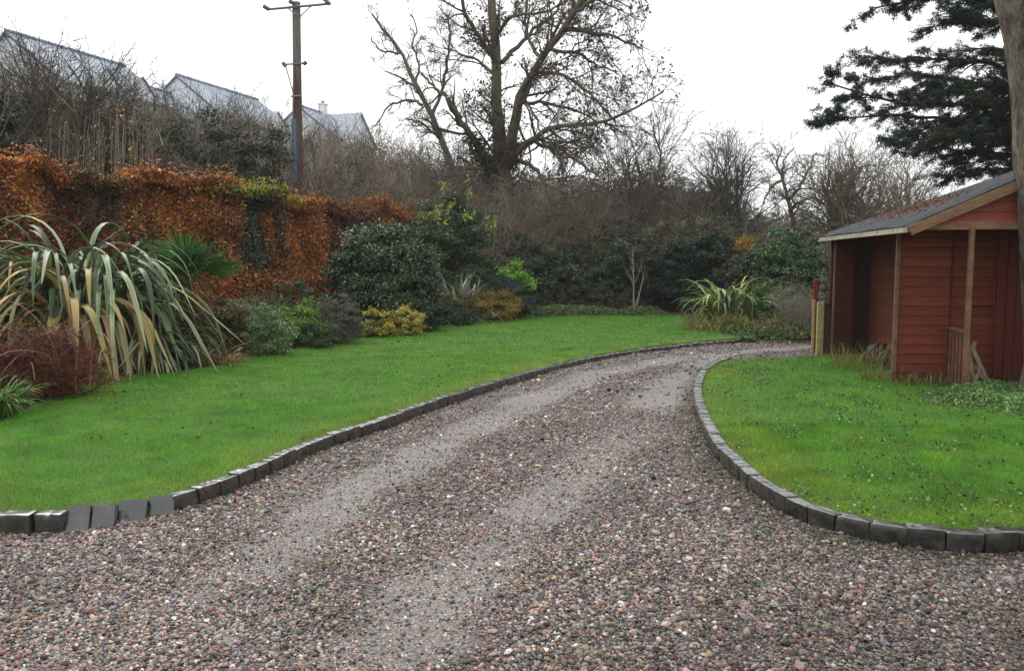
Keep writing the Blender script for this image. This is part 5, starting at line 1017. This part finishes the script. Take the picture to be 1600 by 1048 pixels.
def gable_house(label, apex, length, halfw, drop, wallh, dormers=(), chim=(), cross=None):
    # apex = near end of ridge; ridge runs away along hs
    a = np.array(apex); rt = thing('white_house', label, 'house', (a[0], a[1], a[2] - drop - wallh), group=None); ez = -drop
    def q(t, s, z): return a + hr * t + hs * s + zv * z
    b = MB(); hw = halfw - .25; zz = ez + .25 * drop / halfw
    V = [q(-hw, .15, -drop - wallh), q(hw, .15, -drop - wallh), q(hw, .15, zz), q(0, .15, -.12), q(-hw, .15, zz)]; V2 = [v + hs * (length - .3) for v in V]
    b.add(V + V2, [(0, 1, 6, 5), (1, 2, 7, 6), (4, 0, 5, 9)]); b.add(V, [(0, 1, 2, 3, 4)]); b.add(V2, [(4, 3, 2, 1, 0)]); o = b.build('wall', RENDERW); adopt(rt, o)
    b = MB(); 
    for sg in (-1, 1):
        d = nrm(hr * sg * halfw - zv * drop); n3 = np.cross(hs, d) * (-1 if sg > 0 else 1); n3 = n3 if n3[2] > 0 else -n3; Ls = math.hypot(halfw, drop); b.box(a + hs * length / 2 + d * Ls / 2 - n3 * .06, (Ls, length, .12), np.array([d, hs, n3]))
    b.box(a + hs * length / 2 + zv * .05, (.22, length, .14), HAX); o = b.build('roof', TILE); adopt(rt, o)
    for sg in (-1, 1):
        d = nrm(hr * sg * halfw - zv * drop); n3 = np.cross(hs, d); n3 = n3 if n3[2] > 0 else -n3; Ls = math.hypot(halfw, drop); b = MB(); b.box(a - hs * .03 + d * Ls / 2 - n3 * .08, (Ls, .05, .13), np.array([d, hs, n3])); o = b.build('verge', TRIM); adopt(rt, o)
    b = MB(); b.box(q(halfw + .04, length / 2, ez - .03), (.12, length, .12), HAX); o = b.build('gutter', TRIM); adopt(rt, o)
    for s in np.arange(1.8, length - 1, 3.0):
        b = MB(); b.box(q(hw + .03, s, ez - 1.3), (.08, 1.2, 1.3), HAX); w_ = b.build('window', RENDERW); adopt(rt, w_)
        b = MB(); b.box(q(hw + .08, s, ez - 1.3), (.03, 1.0, 1.1), HAX); p_ = b.build('pane', GLS); w_m = w_; p_.data.transform(Matrix.Translation(-Vector(rt.location))); p_.parent = w_m
    for (t, z) in ((-1.5, ez - 1.2), (1.5, ez - 1.2)):
        b = MB(); b.box(q(t, .13, z), (1.2, .06, 1.3), HAX); w_ = b.build('window', RENDERW); adopt(rt, w_); b = MB(); b.box(q(t, .09, z), (1.0, .03, 1.1), HAX); p_ = b.build('pane', GLS); p_.data.transform(Matrix.Translation(-Vector(rt.location))); p_.parent = w_
    for s in dormers:
        # gabled dormer facing right (hr)
        dw, fr, dz = 1.15, halfw * .93, ez + 1.75; b = MB(); fz = ez + .45
        F_ = [q(fr, s - dw + .12, fz - .5), q(fr, s + dw - .12, fz - .5), q(fr, s + dw - .12, fz + .25), q(fr, s, dz - .12), q(fr, s - dw + .12, fz + .25)]; B_ = [v - hr * 2.2 for v in F_]
        b.add(F_ + B_, [(0, 1, 6, 5), (1, 2, 7, 6), (4, 0, 5, 9)]); b.add(F_, [(0, 1, 2, 3, 4)]); dm = b.build('dormer', RENDERW); adopt(rt, dm); b = MB()
        for sg in (-1, 1):
            e0, e1 = q(fr + .12, s, dz), q(fr + .12, s + sg * (dw + .1), fz + .12); d = nrm(e1 - e0); n3 = np.cross(hr, d); n3 = n3 if n3[2] > 0 else -n3; Ls = np.linalg.norm(e1 - e0); b.box((e0 + e1) / 2 - hr * 1.2 , (Ls, 2.4, .09), np.array([d, hr, n3]))
        dr = b.build('dormer_roof', TILE); dr.data.transform(Matrix.Translation(-Vector(rt.location))); dr.parent = dm
    for s in chim:
        b = MB(); b.box(q(0, s, .3), (.6, .8, 1.1), HAX); b.box(q(0, s, .9), (.75, .95, .12), HAX); ch_ = b.build('chimney', RENDERW); adopt(rt, ch_); b = MB(); b.box(q(0, s, 1.1), (.22, .22, .3), HAX); po = b.build('chimney_pot', CER); po.data.transform(Matrix.Translation(-Vector(rt.location))); po.parent = ch_
    return rt
A1 = P(8, 48, 55); gable_house('leftmost white house on the hill, long slate roof seen through bare branches', A1, 10.4, 4.6, 3.5, 5.0, dormers=(3.9, 7.2))
A1b = A1 + hs * 11.2 - zv * 1.35 + hr * .8; gable_house('lower white wing with a chimney right of the leftmost house', A1b, 5.6, 3.6, 2.6, 4.6, chim=(4.6,))
A2 = P(275, 117, 68); gable_house('middle white house on the hill with a plain gable and one small dormer', A2, 11.0, 4.6, 3.6, 5.0, dormers=(7.6,))
A3 = P(466, 165, 82); r3 = gable_house('farthest white house on the hill, right of the utility pole, with a cross gable', A3, 8.6, 4.2, 3.2, 5.0, chim=(4.6,))
# cross wing towards the right
def cross_wing(rt, a, length, halfw, drop, wallh):
    a = np.array(a); q = lambda t, s, z: a + hr * t + hs * s + zv * z
    V = [q(length, -halfw + .2, -drop - wallh), q(length, halfw - .2, -drop - wallh), q(length, halfw - .2, -drop + .1), q(length, 0, -.12), q(length, -halfw + .2, -drop + .1)]; V2 = [v - hr * length for v in V]; b = MB(); b.add(V + V2, [(0, 1, 6, 5), (1, 2, 7, 6), (4, 0, 5, 9)]); b.add(V, [(0, 1, 2, 3, 4)]); o = b.build('wing_wall', RENDERW); adopt(rt, o); b = MB()
    for sg in (-1, 1):
        d = nrm(hs * sg * halfw - zv * drop); n3 = np.cross(hr, d); n3 = n3 if n3[2] > 0 else -n3; Ls = math.hypot(halfw, drop); b.box(a + hr * (length / 2 + .1) + d * Ls / 2 - n3 * .06, (length + .2, Ls, .12), np.array([hr, d, n3]))
    o = b.build('wing_roof', TILE); adopt(rt, o)
AW = P(563, 176, 84.5) - hr * 5.5; cross_wing(r3, AW, 5.5, 3.4, 3.2, 5.0)

# ------------------------------------------------------------------ conifer reaching in from the right, and the near trunk
D = 18.0; ct0 = P(1690, 500, D); g = gz_at(ct0[0], D); ct = thing('conifer_tree', 'dark drooping evergreen conifer reaching over the shed from the right edge', 'tree', (ct0[0], D, g))
b = MB(); tp = spline([(ct0[0], D, g - .1), (ct0[0] - .05, D, g + 3), (ct0[0] + .05, D, g + 8), (ct0[0], D, g + 12)], 14); tubes(b, tp[None], np.linspace(.36, .12, 14)[None], 10, S(84, 66, 54)); o = b.build('trunk', BARK, smooth=True); adopt(ct, o)
CON = [(S(34, 48, 36), 4), (S(44, 62, 44), 3), (S(26, 36, 28), 2), (S(62, 80, 54), .6)]
cl = [([(1690, 60), (1620, 20), (1540, 0), (1460, -2), (1362, 14)], (0, -.4, -.8, -1.1, -1.4)), ([(1690, 100), (1640, 60), (1580, 36), (1510, 30), (1448, 47)], (0, -.8, -1.4, -1.9, -2.2)),
 ([(1690, 170), (1620, 120), (1540, 100), (1480, 92), (1360, 92)], (0, .5, .8, 1.2, 1.5)), ([(1690, 200), (1600, 165), (1500, 165), (1400, 160), (1284, 128)], (0, -.5, -1, -1.4, -1.6)),
 ([(1690, 230), (1600, 195), (1500, 190), (1400, 180), (1302, 186)], (0, .4, .4, .5, .6)), ([(1690, 210), (1590, 150), (1500, 125), (1420, 118), (1345, 132)], (0, .9, 1.5, 2.0, 2.2)), ([(1690, 250), (1610, 220), (1530, 210), (1460, 212), (1405, 226)], (0, -.9, -1.6, -2.2, -2.6)),
 ([(1690, 280), (1620, 250), (1560, 240), (1500, 240), (1452, 250)], (0, .2, .2, .3, .4)), ([(1690, 300), (1640, 275), (1580, 265), (1530, 268), (1480, 280)], (0, 1, 1.6, 1.9, 2.2)), ([(1690, 140), (1640, 100), (1590, 80), (1540, 75), (1500, 84)], (0, 1.2, 2, 2.6, 3)), ([(1690, 180), (1620, 140), (1560, 130), (1500, 140), (1420, 150)], (0, -.2, -.5, -.4, -.6)), ([(1690, 220), (1620, 180), (1560, 175), (1500, 190), (1440, 205)], (0, .8, 1.2, 1.3, 1.6)), ([(1690, 240), (1630, 215), (1570, 200), (1520, 205), (1470, 230)], (0, 0, .3, .3, .2)), ([(1690, 30), (1640, -20), (1560, -50), (1480, -60), (1400, -40)], (0, .8, 1.2, 1.6, 2)), ([(1690, 60), (1660, -10), (1620, -40), (1590, -60), (1540, -80)], (0, -1.2, -2, -2.4, -3))]
for pts, dz in cl:
    pp = limb(pts, D, 16, dz, .02); rd = np.linspace(.07, .012, 16); b = MB(); tubes(b, pp[None], rd[None], 6, S(74, 60, 48)); q, r = grow(pp[None], rd[None], 46, .95, 50, 7, (.18, 1), up=-.02, wig=.10, rmin=.006, fall=.25); q[:, :, 2] = q[:, :1, 2] + (q[:, :, 2] - q[:, :1, 2]) * .45; tubes(b, q, r, 3, S(70, 58, 46))
    q2, r2 = grow(np.concatenate([q, np.stack([spline(pp, 7)])]), np.concatenate([r, np.full((1, 7), .02)]), 240, .36, 45, 4, (.1, 1), up=-.06, wig=.12, rmin=.004); q2[:, :, 2] = q2[:, :1, 2] + (q2[:, :, 2] - q2[:, :1, 2]) * .6; tubes(b, q2, r2, 3, S(60, 54, 40)); lo = b.build('limb', TWIG); adopt(ct, lo)
    b = MB(); nl = 24000; k = rng.integers(len(q2), size=nl); f = rng.random(nl) * 2.99; a = q2[k, f.astype(int)]; c2 = q2[k, f.astype(int) + 1]; ps = a + (c2 - a) * (f % 1)[:, None] + rng.normal(0, .022, (nl, 3)) - np.array([0, 0, .03]) * rng.random((nl, 1)); leaves(b, ps, .052, .3, pick(CON, nl, .18), np.array([[0, 0, 1.]]).repeat(nl, 0), .5, .35)
    o = b.build('foliage', LEAF); o.data.transform(Matrix.Translation(-Vector(ct.location))); o.parent = lo
D = 9.75; g = .06; ax_ = lambda px, y, w_: P(px, y, D) + np.array([w_, 0, 0])
b = MB(); prof = [((1612, 612), .37), ((1611, 560), .34), ((1606, 430), .335), ((1598, 300), .335), ((1591, 200), .34), ((1583, 100), .35), ((1572, 40), .37), ((1563, 0), .39), ((1552, -60), .40), ((1540, -200), .36)]
pts = np.array([ax_(a[0], a[1], w_) for a, w_ in prof]); pp = spline(pts, 60); rd = np.interp(np.linspace(0, 1, 60), np.linspace(0, 1, len(prof)), [w_ for _, w_ in prof]); pp[0, 2] = 0; ns_ = 48
a_ = np.linspace(0, 2 * math.pi, ns_, endpoint=False); V = []
for k in range(60):
    dirs = np.column_stack([np.cos(a_), np.sin(a_), a_ * 0]); lum = (vn(dirs * 1.6 + [0, 0, pp[k, 2] * .8], 1, 71) - .5) * .10 + (vn(dirs * 5 + [0, 0, pp[k, 2] * 2.4], 1, 72) - .5) * .05; V.append(pp[k] + dirs * (rd[k] + lum * .7 + (.08 * max(0, 1 - k / 4)))[:, None])
V = np.array(V); i_ = np.arange(60 * ns_).reshape(60, ns_); F_ = np.stack([i_[:-1], np.roll(i_, -1, 1)[:-1], np.roll(i_, -1, 1)[1:], i_[1:]], -1).reshape(-1, 4)
def m_trunk():
    m, n, l, out = mat('mottled_bark'); s = bsdf(n, .85, .2); co = coord(n); mp = n.new('ShaderNodeMapping'); mp.inputs['Scale'].default_value = (1, 1, .45); l.new(co, mp.inputs[0])
    t = noise(n, l, 5, 9, .7, mp.outputs[0], .6); r = ramp(n, l, t.outputs[0], [(.28, S(58, 50, 46)), (.45, S(104, 94, 86)), (.58, S(150, 138, 124)), (.75, S(88, 86, 68))])
    mu = n.new('ShaderNodeTexMusgrave') if False else noise(n, l, 16, 8, .75, mp.outputs[0], 1.0); r2 = ramp(n, l, mu.outputs[0], [(.35, (.45, .45, .45)), (.6, (1.15, 1.15, 1.15))])
    l.new(mix(n, l, 1., r.outputs[0], r2.outputs[0], 'MULTIPLY'), s.inputs['Base Color']); l.new(bump(n, l, mu.outputs[0], 1.0, .05), s.inputs['Normal']); l.new(s.outputs[0], out.inputs[0]); return m
b.add(V.reshape(-1, 3), F_); nt2 = thing('large_tree', 'thick mottled bare tree trunk cut by the right edge in front of the shed', 'tree', (pp[0, 0], D, g)); o = b.build('trunk', m_trunk(), smooth=True); adopt(nt2, o)

# ------------------------------------------------------------------ damp air
b = MB(); b.box((0, 130, 24), (560, 420, 50)); hz_o = b.build('haze', []); m = bpy.data.materials.new('haze'); m.use_nodes = True; n = m.node_tree
for x in list(n.nodes):
    if x.type != 'OUTPUT_MATERIAL': n.nodes.remove(x)
v = n.nodes.new('ShaderNodeVolumePrincipled'); v.inputs['Density'].default_value = .0007; v.inputs['Color'].default_value = (.96, .98, 1, 1); n.links.new(v.outputs[0], n.nodes['Material Output'].inputs['Volume'])
hz_o.data.materials.append(m); tag(hz_o, 'thin damp haze paling the far houses and trees', 'haze', kind='stuff'); sc.cycles.volume_bounces = 0
